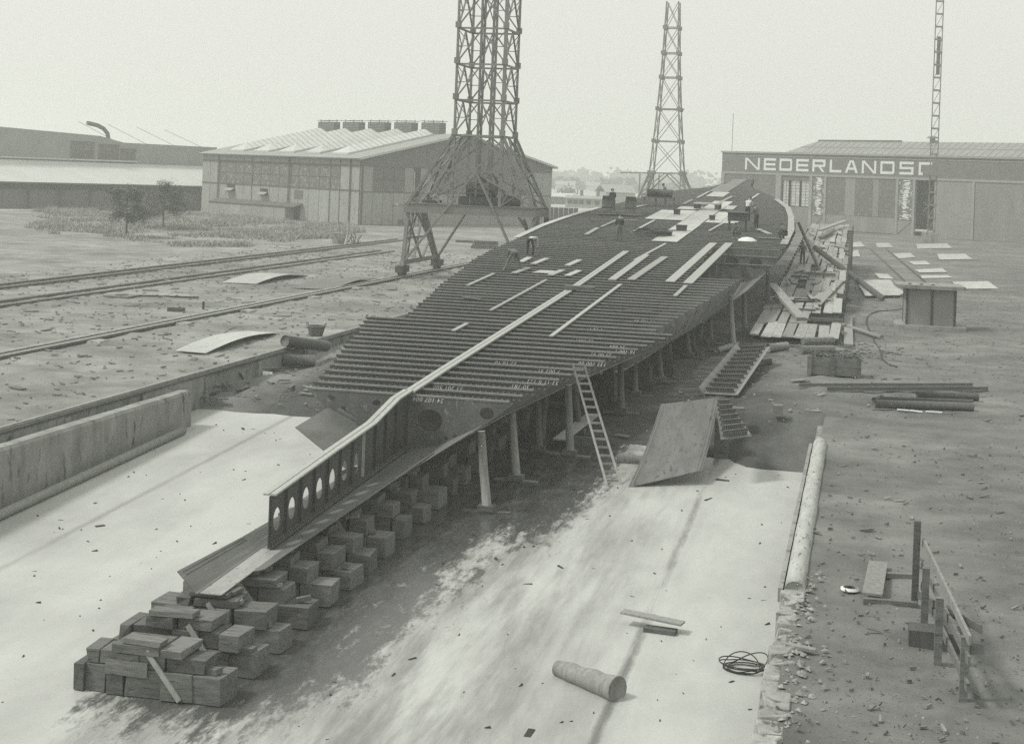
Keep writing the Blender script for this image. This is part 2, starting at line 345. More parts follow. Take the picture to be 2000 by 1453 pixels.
# ------------------------------------------------------------------ ground, slipway
from mathutils import noise as mn
def rangef(a, b, s):
    n = max(1, round((b - a) / s)); return [a + (b - a) * i / n for i in range(n)]
def grid_mesh(xs, ys, zf, skip):
    idx = {}; vs = []; fs = []
    def vid(i, j):
        if (i, j) not in idx: idx[(i, j)] = len(vs); vs.append((xs[i], ys[j], zf(xs[i], ys[j])))
        return idx[(i, j)]
    for i in range(len(xs) - 1):
        for j in range(len(ys) - 1):
            if skip and skip((xs[i] + xs[i + 1]) / 2, (ys[j] + ys[j + 1]) / 2): continue
            fs.append((vid(i, j), vid(i + 1, j), vid(i + 1, j + 1), vid(i, j + 1)))
    return vs, fs
def rough_z(x, y):
    if -62 < x < 16 and 12 < y < 150 and abs(x + 26) > .4 and abs(x + 1.15) > .3:
        return .085 * mn.fractal(Vector((x * .55, y * .55, 3)), .62, 2.15, 6) - .02
    return 0.0
xs = [-1500, -900, -500, -300, -200, -140, -100, -80] + rangef(-62, -40, .9) + rangef(-40, -26, .45) + rangef(-26, -1.15, 2.5) + rangef(-1.15, 14, .22) + [14, 18, 30, 60, 120, 300, 800, 1500]
ys = [-200, -80, -30] + rangef(0, 12, 3) + rangef(12, 22, .6) + rangef(22, 60, .28) + rangef(60, 88, .5) + rangef(88, 150, 1.2) + [150, 170, 200, 250, 300, 400, 600, 900, 1300, 1700]
b = MB(); v, f = grid_mesh(xs, ys, rough_z, lambda x, y: -26 < x < -1.15 and -30 < y < 88); b.add(v, f)
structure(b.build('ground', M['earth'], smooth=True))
def slip_z(x, y):
    z = terrain(x, y)
    if y > 56.5 and abs(x + 26) > .3 and x < -1.3 and y < 87.6: z += .16 * mn.fractal(Vector((x * .45, y * .45, 9)), .7, 2.1, 5) * sstep((y - 56.5) / 2) - .02
    return z
xs = rangef(-26, -1.15, .5) + [-1.15]; ys = [-30, 0, 30, 50] + rangef(56, 88, .5) + [88]
b = MB(); v, f = grid_mesh(xs, ys, slip_z, None); b.add(v, f)
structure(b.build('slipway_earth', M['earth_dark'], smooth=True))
# three strips of slip concrete with recessed joints
b = MB()
for x0, x1 in ((-25.9, -21.882), (-21.879, -4.862), (-4.859, -1.3)):
    b = MB(); ye = [57.2 + .35 * mn.noise(Vector((x * .9, 0, 2))) + (.5 if x < -20 else 0) for x in rangef(x0, x1, .8) + [x1]]; xx = rangef(x0, x1, .8) + [x1]
    vs = []; fs = []; yy = rangef(-28, 56, 2) + [56]
    for i, x in enumerate(xx):
        for y in yy + [ye[i]]: vs.append((x, y, slip(y) + .05))
    n = len(yy) + 1
    for i in range(len(xx) - 1):
        for j in range(n - 1): fs.append((i * n + j, (i + 1) * n + j, (i + 1) * n + j + 1, i * n + j + 1))
    for i in range(len(xx)): vs.append((xx[i], ye[i], slip(ye[i]) - .15))
    q = len(xx) * n
    for i in range(len(xx) - 1): fs.append((i * n + n - 1, (i + 1) * n + n - 1, q + i + 1, q + i))
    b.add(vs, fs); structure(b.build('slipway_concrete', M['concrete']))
b = MB(); b.add([(-1500, 330, .03), (1500, 330, .03), (1500, 1700, .03), (-1500, 1700, .03)], [(0, 1, 2, 3)])
b.add([(-1500, 150, .03), (-125, 150, .03), (-125, 330, .03), (-1500, 330, .03)], [(0, 1, 2, 3)])
structure(b.build('field', M['field']))

# left retaining wall with the crane rail on its crest
rw = empty('retaining_wall', (-26, 40, -2)); tag(rw, 'long low concrete retaining wall with crane rail along its crest, left of the slipway', 'wall')
y = -20.0; k = 0
while y < 92:
    b = MB(); y2 = y + 5.6; d = .05 * (k % 2)
    b.box(-.28, .02 + d, y - 40, y2 - 40 - .05, min(slip(y), 0) - .3 + 2, 2.0 - .05); b.build('wall_section', M['wallconc'], rw, (0, y - 40, 0))
    b = MB(); b.box(.02, .16, y - 40 - .15, y - 40 + .15, min(slip(y), 0) - .3 + 2, 2 - .12); b.build('buttress', M['wallconc'], rw, (0, y - 40, 0))
    y = y2; k += 1
b = MB(); b.box(-.34, .12, -60, 52, 1.955, 2.02); b.build('coping', M['rail_side'], rw)
b = MB(); b.box(-.1, -.03, -60, 100, 2.02, 2.14); b.build('rail', M['rail'], rw)
# block wall on the left edge of the slip
bw_ = empty('concrete_wall', (-25.1, 40, -2)); tag(bw_, 'short thick stained concrete wall on the left edge of the slipway, light rounded top', 'wall')
b = MB(); vs = []; fs = []; prof = [(-.3, None), (-.3, 1.78), (-.24, 1.88), (.22, 1.9), (.3, 1.8), (.32, None)]
yy = rangef(-20, 54.6, 1.2) + [54.6]
for yv in yy:
    for px, pz in prof: vs.append((px + .02 * mn.noise(Vector((px * 3, yv, 1))), yv - 40, (slip(yv) - .2 + 2) if pz is None else pz + .03 * mn.noise(Vector((px, yv * .8, 5)))))
for i in range(len(yy) - 1):
    for j in range(5): fs.append((i * 6 + j, (i + 1) * 6 + j, (i + 1) * 6 + j + 1, i * 6 + j + 1))
fs += [tuple(range(5, -1, -1)), tuple(range((len(yy) - 1) * 6, len(yy) * 6))]
b.add(vs, fs); b.build('wall_body', M['wallconc'], bw_)
b = MB(); b.tube([(-24.45, yv, slip(yv) + .2) for yv in (10, 30, 45, 53.2)], .15, 12)
one(b, 'timber_log', M['pole'], 'long round log lying along the foot of the concrete wall at left', 'log', smooth=True)
# right edge: retaining wall with rough whitened coping
re_ = empty('edge_wall', (-1.15, 40, -2)); tag(re_, 'rough whitish stone edge along the right side of the slipway, its near half crumbling', 'wall')
b = MB(); b.tube([(mn.noise(Vector((1, yv * .4, 0))) * .03, yv - 40, 1.98 + .02 * mn.noise(Vector((5, yv * .5, 0)))) for yv in rangef(33.3, 52.4, .5) + [52.4]], [.225 + .012 * mn.noise(Vector((yv * .9, 3, 0))) for yv in rangef(33.3, 52.4, .5) + [52.4]], 14); b.build('coping_log', M['limed'], re_, smooth=True)
b = MB(); b.beam((-.3, -6.6, 1.86), (-.3, 12.3, 1.86), .1, .3); b.build('kerb_board', M['wallconc'], re_)
yv = -10.0
while yv < 33.1:
    l_ = random.uniform(.35, .95); k_ = 0; j = lambda a_: random.uniform(-a_, a_); h_ = 2.02 + j(.05) + .1 * k_
    b = MB(); b.hexa([(-.28 + j(.05), yv - 40, 1.5), (.26 + j(.06), yv - 40, 1.5), (.26 + j(.06), yv + l_ - 40.03, 1.5), (-.28 + j(.05), yv + l_ - 40.03, 1.5), (-.22 + j(.09), yv - 40 + .02, h_ + j(.07)), (.18 + j(.1), yv - 40 + .03, h_ + j(.08)), (.18 + j(.1), yv + l_ - 40.05, h_ + j(.08)), (-.22 + j(.09), yv + l_ - 40.05, h_ + j(.07))])
    o = b.build('coping_stone', M['stone'], re_, b.fix()); bv = o.modifiers.new('b', 'BEVEL'); bv.width = .02; bv.segments = 1; yv += l_ * .97
b = MB()
for k in range(240):
    yv = random.uniform(20, 35); x = .05 + abs(random.gauss(0, .3)); r_ = random.uniform(.02, .09); z_ = 2.0 + r_ * .3
    pts = [(x + r_ * random.uniform(.6, 1.2) * cos(t * 1.257), yv - 40 + r_ * random.uniform(.6, 1.2) * sin(t * 1.257), z_ + random.uniform(-.3, .3) * r_) for t in range(5)]
    b.add(pts + [(x, yv - 40, z_ + r_ * random.uniform(.4, .9))], [(0, 1, 5), (1, 2, 5), (2, 3, 5), (3, 4, 5), (4, 0, 5)])
b.build('rubble', M['stone'], re_)['kind'] = 'stuff'
b = MB(); b.hexa([(-.3, -50, -3), (.05, -50, -3), (.05, 17, -.2), (-.3, 17, -.2), (-.2, -50, 1.9), (.05, -50, 1.9), (.05, 17, 1.9), (-.2, 17, 1.9)]); b.build('wall_face', M['wallconc'], re_)

# ------------------------------------------------------------------ crane and railway tracks on the left yard
def track(x, gauge, y0, y1, label, sleepers, wide=.07, slabw=None):
    t = empty('rail_track', (x, y0, 0)); tag(t, label, 'railway track')
    for dx in (-gauge / 2, gauge / 2):
        b = MB(); b.box(dx - wide / 2, dx + wide / 2, 0, y1 - y0, .1, .17); b.build('rail', M['rail'], t)
        b = MB(); b.box(dx - wide * .9, dx + wide * .9, 0, y1 - y0, .0, .098); b.build('rail_foot', M['rail_side'], t)
    if slabw:
        b = MB(); b.box(-slabw, slabw, 0, y1 - y0, -.05, .06); b.build('track_slab', M['roof_pale'], t)
    me = None; yv = 1.0
    while yv < (y1 - y0) and sleepers:
        if me is None:
            b = MB(); b.box(-gauge / 2 - .5, gauge / 2 + .5, -.12, .12, -.06, .035); o = b.build('sleeper', M['timber'], t, (0, 0, 0)); me = o
        else:
            o = me.copy(); COL.objects.link(o); o.parent = t
        o.location = (random.uniform(-.05, .05), yv, random.uniform(-.02, 0)); yv += sleepers
    return t
track(-54.2, 1.44, 60, 178, 'farthest railway track on the left yard, beside the tall grass', 1.1)
track(-47.9, 1.44, 50, 152, 'second railway track from the grass, its rails sunk in the earth', 0)
t = track(-35.6, .62, 30, 330, 'crane track with a pale slab between two close rails, under the big tower crane', 0, .12, .2)
for i, yv in enumerate((66, 75.5, 84, 95, 104)):
    p = (-34.95 + random.uniform(-.1, .2), yv, 0); b = MB(); b.hexa([(p[0] - .35, yv - .6, -.1), (p[0] + .35, yv - .5, -.1), (p[0] + .3, yv + .6, -.1), (p[0] - .3, yv + .5, -.1), (p[0] - .3, yv - .5, .1), (p[0] + .28, yv - .45, .08), (p[0] + .26, yv + .5, .09), (p[0] - .26, yv + .45, .1)])
    b.build('footing_stone', M['stone'], t, None).location = (35.6, -30, 0)

# ------------------------------------------------------------------ the ship: double bottom on the slip
ship = empty('ship', (K, 33, slip(33) + 1.3)); tag(ship, 'long unfinished ship bottom of close set steel floors, standing on keel blocks on the slipway', 'ship')
SO = Vector(ship.location)
def sp(b, name, mt, parent=None, loc=None, smooth=False):      # world-space part of the ship
    b.v = [(v[0] - SO.x, v[1] - SO.y, v[2] - SO.z) for v in b.v]
    L = (Vector(loc) - SO) if loc is not None else None
    return b.build(name, mt, parent or ship, L, smooth)
def keelz(y): return slip(y) + 1.29
HL = [(48.3, 3.45), (52.2, 4.2), (58, 5.5), (64.06, 6.7), (64.1, 5.1), (68, 5.7), (77, 6.95), (84, 7.6), (89, 8.15), (98, 8.35), (111, 8.8), (123, 8.5), (129, 8.1), (140, 7.4), (149, 6.7), (159, 5.9), (165, 4.4), (170, 2.6), (178, 1.9), (195, 1.2)]
HR = [(48.3, 3.5), (52.2, 4.25), (58, 5.5), (64.06, 6.85), (64.1, 5.9), (68, 6.35), (77, 7.25), (84, 7.9), (89, 8.5), (98, 9.1), (104, 9.5), (116, 9.4), (129, 8.75), (140, 7.9), (149, 6.6), (159, 4.9), (165, 3.6), (170, 2.5), (178, 1.6), (195, .8)]
PW = [(48, 1.9), (64.06, 2.3), (64.1, 8), (77, 11), (90, 10), (105, 7), (125, 6), (145, 3), (160, 2), (195, 1.5)]
def hull(x, y):                 # underside of the floors
    h = lerp(y, HR if x > K else HL); r = min(1.0, abs(x - K) / h)
    return keelz(y) + .03 + (ztop(y) - .12 - keelz(y)) * r ** lerp(y, PW)
FY = [48.3 + 1.05 * i for i in range(138)]
CHALK = {}
for cx_, cy_, tx_ in ((905, 763, '33 201 500'), (868, 776, '24 107 004'), (1092, 744, '33 11 0 122'), (1035, 752, '30 781'), (1095, 722, '7 002 31'), (1185, 706, '133 100 00'), (1242, 687, '16 100 7'), (1222, 678, '34 884'), (1160, 661, '22 1011'), (1280, 625, '50 100 44'), (1010, 705, '22 10 10'), (1195, 693, '25 00 91'), (1178, 640, '7 24 1')):
    CHALK[math.ceil((tp(cx_, cy_).y - 48.3) / 1.05)] = (cx_, cy_, tx_)
for i, yv in enumerate(FY):
    zt = ztop(yv); hl = lerp(yv, HL); hr = lerp(yv, HR)
    hl += random.uniform(-.06, .06); hr += random.uniform(-.06, .06)
    xr = K + hr
    if 84.3 < yv < 100.6: xr = -9.2 + random.uniform(-.1, .1)
    xl = K - hl
    bot = []; n = 16
    for j in range(n + 1):
        x = xl + (xr - xl) * j / n
        # finer steps toward the bilges
        u = -1 + 2 * j / n; u = math.copysign(1 - (1 - abs(u)) ** 1.6, u); x = K + (u * (hl if u < 0 else xr - K))
        bot.append((x, hull(x, yv)))
    top = [(xr, zt - .03), (xl, zt - .03)]
    if i < 5:
        loops = [bot + top, oval(-13.56, .5, .42, .36, 28), oval(-11.66, .86, .24, .2), oval(-16.45, .42, .42, .34), oval(-17.0, 1.0, .18, .1), oval(-13.0, -.05, .07, .07, 10), oval(-12.7, .08, .07, .07, 10), oval(-15.4, .95, .14, .1, 12)]
        vs, fs = outline_mesh(loops, .03); b = MB(); b.add([(v.x, yv - v.z, v.y) for v in vs], fs)
    elif i == 50:
        loops = [bot + top] + [oval(cx_, keelz(yv) + 1.45, .42, .34) for cx_ in (-18.5, -16.4, -12.2, -10.2, -8.3, -6.75)]
        vs, fs = outline_mesh(loops, .03); b = MB(); b.add([(v.x, yv - v.z, v.y) for v in vs], fs)
    else:
        poly = bot + top; m_ = len(poly); b = MB()
        vs = [(x, yv - .012, z) for x, z in poly] + [(x, yv + .012, z) for x, z in poly]
        fs = [tuple(range(m_)), tuple(range(2 * m_ - 1, m_ - 1, -1))] + [((q + 1) % m_, q, m_ + q, m_ + (q + 1) % m_) for q in range(m_)]
        b.add(vs, fs)
    fo = sp(b, 'floor_plate', M['floor_end'] if i in (0, 50) else M['floor'], None, (K, yv, zt))
    if i == 50:
        for zz in (-.5, -1.05): c_ = MB(); c_.box(-9.3 - K, xr - .3 - K - (.3 if zz < -1 else 0), -.09, -.017, zz - .03, zz + .03); c_.build('stiffener', M['steel_edge'], fo)
        for xx in (-9.15, -7.5, -5.95): c_ = MB(); c_.box(xx - K - .05, xx - K + .05, -.085, -.017, -2.5, -1.09); c_.build('stiffener', M['steel'], fo)
    b = MB(); e = random.uniform(.0, .12)
    b.box(xl + .1 + e - K, xr - .12 - K, -.03, .06, -.005, .014); b.box(xl + .12 + e - K, xr - .14 - K, -.034, -.014, -.045, -.006)
    b.build('top_bar', M['steel_edge'], fo)
    if 64.1 < yv < 84.3:
        c_ = MB(); N_ = 9; xs2 = [K + hr * (.8 + .2 * (1 - (1 - j / N_) ** 1.7)) for j in range(N_ + 1)]
        pl_ = [(x - K, hull(x, yv) - zt + .03) for x in xs2] + [(xr - K - .02, -.05), (xs2[0] - K - random.uniform(-.1, .15), -.09)]; m_ = len(pl_)
        c_.add([(x, -.03, z) for x, z in pl_] + [(x, -.013, z) for x, z in pl_], [tuple(range(m_)), tuple(range(2 * m_ - 1, m_ - 1, -1))] + [((q + 1) % m_, q, m_ + q, m_ + (q + 1) % m_) for q in range(m_)]); c_.build('bilge_bracket', M['floor_end'], fo)
    if i in CHALK:
        txt = CHALK[i][2]; q = at_y(CHALK[i][0], CHALK[i][1], yv)
        cu = bpy.data.curves.new('chalk', 'FONT'); cu.body = txt; cu.size = .2; cu.extrude = .002; cu.space_character = 1.15; cu.shear = .25
        ob = bpy.data.objects.new('chalk', cu); COL.objects.link(ob)
        me = bpy.data.meshes.new_from_object(ob.evaluated_get(bpy.context.evaluated_depsgraph_get())); bpy.data.objects.remove(ob); bpy.data.curves.remove(cu)
        me.name = 'chalk_mark'; me.materials.clear(); me.materials.append(M['chalk'])
        o = bpy.data.objects.new('chalk_mark', me); COL.objects.link(o); o.parent = fo
        o['kind'] = 'stuff'; o.matrix_local = Matrix.Translation((q.x - K, -.02, -.07)) @ Matrix.Rotation(pi / 2, 4, 'X') @ Matrix.Rotation(pi, 4, 'Z')
# shell plating, in strakes and lengths
US = [.04, .3, .58, .8, .93, 1.0]
for side, T in ((-1, HL), (1, HR)):
    for s_ in range(5):
        if s_ == 4:
            segs = [(101.6, 111), (111, 121), (121, 131), (131, 141), (141, 151), (151, 163)]
        elif s_ == 3:
            segs = [(79, 85), (85, 94), (94, 101.5), (101.6, 111), (111, 121), (121, 131), (131, 141), (141, 151), (151, 163)]
        else:
            y0 = (46.3, 48.0, 49.0)[s_]; segs = [(y0, 56), (56, 64), (64.2, 72), (72, 80), (80, 90), (90, 101), (101, 111), (111, 121), (121, 131), (131, 141), (141, 151), (151, 165), (165, 174)]
        for y0, y1 in segs:
            b = MB(); vs = []; fs = []; yy = rangef(y0, y1 - .03, 1.6) + [y1 - .03]; uu = [US[s_] + (US[s_ + 1] - .004 - US[s_]) * q / 3 for q in range(4)]
            for yv in yy:
                yc = max(yv, 48.3)
                for u in uu:
                    x = K + side * u * lerp(yc, T); z = hull(x, yc) + (slip(yv) - slip(yc)) - .02
                    vs.append((x, yv, z))
            m_ = len(vs); vs += [(x, y_, z - .022) for x, y_, z in vs]
            for q in range(len(yy) - 1):
                for w in range(3): fs += [(q * 4 + w, q * 4 + w + 1, q * 4 + w + 5, q * 4 + w + 4), (m_ + q * 4 + w, m_ + q * 4 + w + 4, m_ + q * 4 + w + 5, m_ + q * 4 + w + 1)]
                fs += [(q * 4, q * 4 + 4, m_ + q * 4 + 4, m_ + q * 4), (q * 4 + 3, m_ + q * 4 + 3, m_ + q * 4 + 7, q * 4 + 7)]
            e = (len(yy) - 1) * 4
            for w in range(3): fs += [(w, m_ + w, m_ + w + 1, w + 1), (e + w, e + w + 1, m_ + e + w + 1, m_ + e + w)]
            b.add(vs, fs); sp(b, 'shell_plate', M['plate'] if s_ < 4 else M['steel'])
b = MB(); b.slab([(-16.72, 44.4, .66), (-15.0, 44.4, -.5), (-14.9, 49, -.42), (-17.12, 49, .7)], .025); sp(b, 'shell_plate', M['plate'])
b = MB(); b.slab([(-14.0, 41.5, keelz(41.5) - .01), (-13.45, 43.2, keelz(43.2) + .08), (-11.75, 48.0, .5), (-11.9, 49.0, .46), (-13.2, 48.6, -.25), (-14.0, 48.4, -.42)], .02); sp(b, 'shell_plate', M['plate'])
# keel plate trough and its upturned garboard
def strip(name, rows, mt, th=.025):
    b = MB(); n = len(rows[0]); vs = [p for r in rows for p in r]; m_ = len(vs); vs += [(x, y_, z - th) for x, y_, z in vs]; fs = []
    for i in range(len(rows) - 1):
        for j in range(n - 1): fs += [(i * n + j, i * n + j + 1, i * n + n + j + 1, i * n + n + j), (m_ + i * n + j, m_ + i * n + n + j, m_ + i * n + n + j + 1, m_ + i * n + j + 1)]
        fs += [(i * n, i * n + n, m_ + i * n + n, m_ + i * n), (i * n + n - 1, m_ + i * n + n - 1, m_ + i * n + 2 * n - 1, i * n + 2 * n - 1)]
    e = (len(rows) - 1) * n
    for j in range(n - 1): fs += [(j, m_ + j, m_ + j + 1, j + 1), (e + j, e + j + 1, m_ + e + j + 1, m_ + e + j)]
    b.add(vs, fs); return sp(b, name, mt)
kp = strip('keel_plate', [[(K - .2, yv, keelz(yv) + .02), (K + .3, yv, keelz(yv) + .03), (K + .36, yv, keelz(yv) + .05)] for yv in (32.8, 34.6, 36.5)], M['plate_mid'])  # near length paler: the sky's reflection in the trough is painted in
strip('keel_plate', [[(K - .2, yv, keelz(yv) + .02), (K + .3, yv, keelz(yv) + .03), (K + .36, yv, keelz(yv) + .05)] for yv in (36.51, 40, 44, 48.4)], M['plate'])
gb = strip('garboard_plate', [[(K - w_, yv, keelz(yv) + h_), (K - .4, yv, keelz(yv) + h_ * .4), (K - .26, yv, keelz(yv) + .05), (K - .205, yv, keelz(yv) + .03)] for yv, w_, h_ in ((32.7, .72, .5), (34.5, .69, .41), (36.3, .66, .32), (40, .62, .2), (44.3, .62, .14))], M['plate'])
b = MB()
for q in range(46):
    for r_ in (0, 1):
        yv = 32.9 + q * .075; k_ = (yv - 32.7) / 3.6; w0 = .72 - .06 * k_; h0 = .5 - .18 * k_; u_ = .2 + .22 * r_; xx = -(w0 + (.4 - w0) * u_); zz = h0 + (h0 * .4 - h0) * u_; b.tube([(K + xx - .004, yv + .035 * r_, keelz(yv) + zz), (K + xx + .008, yv + .035 * r_, keelz(yv) + zz + .01)], .016, 6)
o = sp(b, 'rivet_hole', M['dark'], gb); o.parent = gb; o.location = Vector((0, 0, 0)); o['kind'] = 'stuff'
strip('garboard_plate', [[(K + .365, yv, keelz(yv) + .05), (K + .5 + .05 * (yv - 34), yv, keelz(yv) + .08 + .012 * (yv - 34)), (K + .62 + .075 * (yv - 34), yv, keelz(yv) + .12 + .03 * (yv - 34))] for yv in (34.6, 37, 40, 43, 46.2)], M['plate'])
# centre girder
GT = [(36.4, .32), (41, .66), (44.5, .9), (46.9, 1.32), (48.3, 1.4)]
out = [(36.4, keelz(36.4) + .05), (48.3, keelz(48.3) + .05)] + [(a, c) for a, c in reversed(GT)]
holes = [oval(36.93 + 1.035 * q, -.35 + .058 * q, .25 if q != 6 else .2, .29, 24) for q in range(7)]
vs, fs = outline_mesh([out] + holes, .026); b = MB(); b.add([(K + v.z, v.x, v.y) for v in vs], fs); gi = sp(b, 'centre_girder', M['steel'])
for q in range(11):
    yv = 36.43 + 1.035 * q + (.0 if q < 8 else .05); z1 = lerp(yv, GT) - .05; b = MB()
    b.box(K + .016, K + .085, yv - .012, yv + .012, keelz(yv) + .18, z1); b.box(K + .014, K + .03, yv - .06, yv + .06, keelz(yv) + .18, z1)
    sp(b, 'stiffener', M['steel'] if q != 7 else M['timber_pale'])
b = MB()
for (y0, z0), (y1, z1) in zip(GT, GT[1:]):
    b.beam((K - .1, y0, z0 + .04), (K - .1, y1, z1 + .04), .15, .05); b.beam((K + .09, y0, z0 + .045), (K + .09, y1, z1 + .045), .15, .05)
for q in range(22):
    y0 = 48.3 + q * 2.1; y1 = y0 + 2.08; b.beam((K - .1, y0, ztop(y0) + .07), (K - .1, y1, ztop(y1) + .07), .16, .06); b.beam((K + .1, y0, ztop(y0) + .075), (K + .1, y1, ztop(y1) + .075), .16, .06)
sp(b, 'girder_top_bar', M['timber_pale'])['kind'] = 'stuff'
b = MB(); b.beam((K + .075, 36.4, keelz(36.4) + .08), (K + .075, 48.2, keelz(48.2) + .08), .13, .03); b.beam((K + .025, 36.4, keelz(36.4) + .14), (K + .025, 48.2, keelz(48.2) + .14), .02, .12)
sp(b, 'girder_foot_bar', M['steel'])
b = MB()
for q in range(80):
    yv = 36.5 + q * .147; b.box(K + .08, K + .12, yv, yv + .045, keelz(yv) + .095, keelz(yv) + .125); b.box(K + .035, K + .06, yv + .05, yv + .09, keelz(yv) + .13, keelz(yv) + .17)
o = sp(b, 'rivet', M['steel_edge']); o['kind'] = 'stuff'
# plates laid on the floors
def tank(x0, x1, y0, y1, mt='plate_pale'):
    b = MB(); n = max(1, int((y1 - y0) / 3)); yy = rangef(y0, y1, (y1 - y0) / n) + [y1]
    vs = []; fs = []
    for yv in yy: vs += [(x0, yv, ztop(yv) + .05), (x1, yv, ztop(yv) + .05)]
    for i in range(len(yy) - 1): fs.append((2 * i, 2 * i + 1, 2 * i + 3, 2 * i + 2))
    m_ = len(vs); vs += [(x, y_, z - .03) for x, y_, z in vs]; fs += [(0, m_, m_ + 1, 1)] + [(2 * i + 1, m_ + 2 * i + 1, m_ + 2 * i + 3, 2 * i + 3) for i in range(len(yy) - 1)] + [(2 * i, 2 * i + 2, m_ + 2 * i + 2, m_ + 2 * i) for i in range(len(yy) - 1)]
    fs += [(m_ + 2 * i, m_ + 2 * i + 2, m_ + 2 * i + 3, m_ + 2 * i + 1) for i in range(len(yy) - 1)]
    b.add(vs, fs); return sp(b, 'tank_top_plate', M[mt])
for y0, y1 in ((102.5, 109.4), (109.5, 117.4), (117.5, 125.4), (125.5, 132.8), (132.9, 139), (139.1, 146)): tank(-13.85, -12.1 - random.uniform(0, .1), y0, y1)
for x0, x1, y0, y1 in ((-16.9, -15.4, 120.6, 131), (-15.36, -13.9, 120.6, 131.6), (-12.05, -10.9, 119.6, 131.5), (-10.86, -9.6, 119.6, 130.6), (-15.9, -13.9, 133, 136.5), (-12.05, -11.2, 135, 140)): tank(x0, x1, y0, y1)
tank(-15.4, -13.7, 153, 161); tank(-16.0, -14.0, 161.1, 176, 'plate'); tank(-15.7, -14.1, 176.1, 190, 'plate')
b = MB()
for y0 in range(104, 150, 4):
    x0 = K + lerp(y0, HR) * .965; x1 = K + lerp(y0 + 3.96, HR) * .965; b = MB()
    b.beam((x0, y0, ztop(y0) + .08), (x1, y0 + 3.96, ztop(y0 + 3.96) + .08), .5, .04); sp(b, 'margin_plate', M['plate_mid'])
for y0 in range(100, 130, 5):
    x0 = K - lerp(y0, HL) * .985; x1 = K - lerp(y0 + 4.95, HL) * .985; b = MB()
    b.beam((x0, y0, ztop(y0) + .07), (x1, y0 + 4.95, ztop(y0 + 4.95) + .07), .45, .04); sp(b, 'margin_plate', M['plate_pale'])

# ------------------------------------------------------------------ keel blocks
ORD = ['nearest', 'second', 'third', 'fourth', 'fifth', 'sixth', 'seventh', 'eighth', 'ninth', 'tenth', 'eleventh', 'twelfth', 'thirteenth', 'fourteenth', 'fifteenth', 'sixteenth', 'seventeenth', 'eighteenth', 'nineteenth', 'twentieth', 'twenty-first', 'twenty-second', 'twenty-third', 'twenty-fourth']
def block(x0, x1, y0, y1, z0, z1, label, mt='timber', yaw=None, cat='keel block', name='keel_block', grp='timber keel blocks stacked under the keel'):
    cx, cy = (x0 + x1) / 2, (y0 + y1) / 2; yaw = random.uniform(-.09, .09) if yaw is None else yaw
    b = MB(); hx, hy, hz = (x1 - x0) / 2, (y1 - y0) / 2, z1 - z0; c = .025; j = lambda: random.uniform(-.028, .028)
    b.hexa([(-hx + j(), -hy + j(), c * 0), (hx + j(), -hy + j(), 0), (hx + j(), hy, 0), (-hx, hy + j(), 0), (-hx + j(), -hy + j(), hz), (hx + j(), -hy + j(), hz), (hx + j(), hy + j(), hz), (-hx, hy, hz)])
    o = b.build(name, M[mt]); o.location = (cx, cy, z0); o.rotation_euler = (random.gauss(0, .012), random.gauss(0, .012), yaw)
    bv = o.modifiers.new('b', 'BEVEL'); bv.width = .009; bv.segments = 1
    return tag(o, label, cat, grp)
ROWS = [29.75, 31.3, 32.86, 34.65, 36.3, 37.7, 39.06, 40.63, 42.5, 44.25, 45.9, 47.6, 49.2, 50.9, 52.6, 54.4, 56.2]
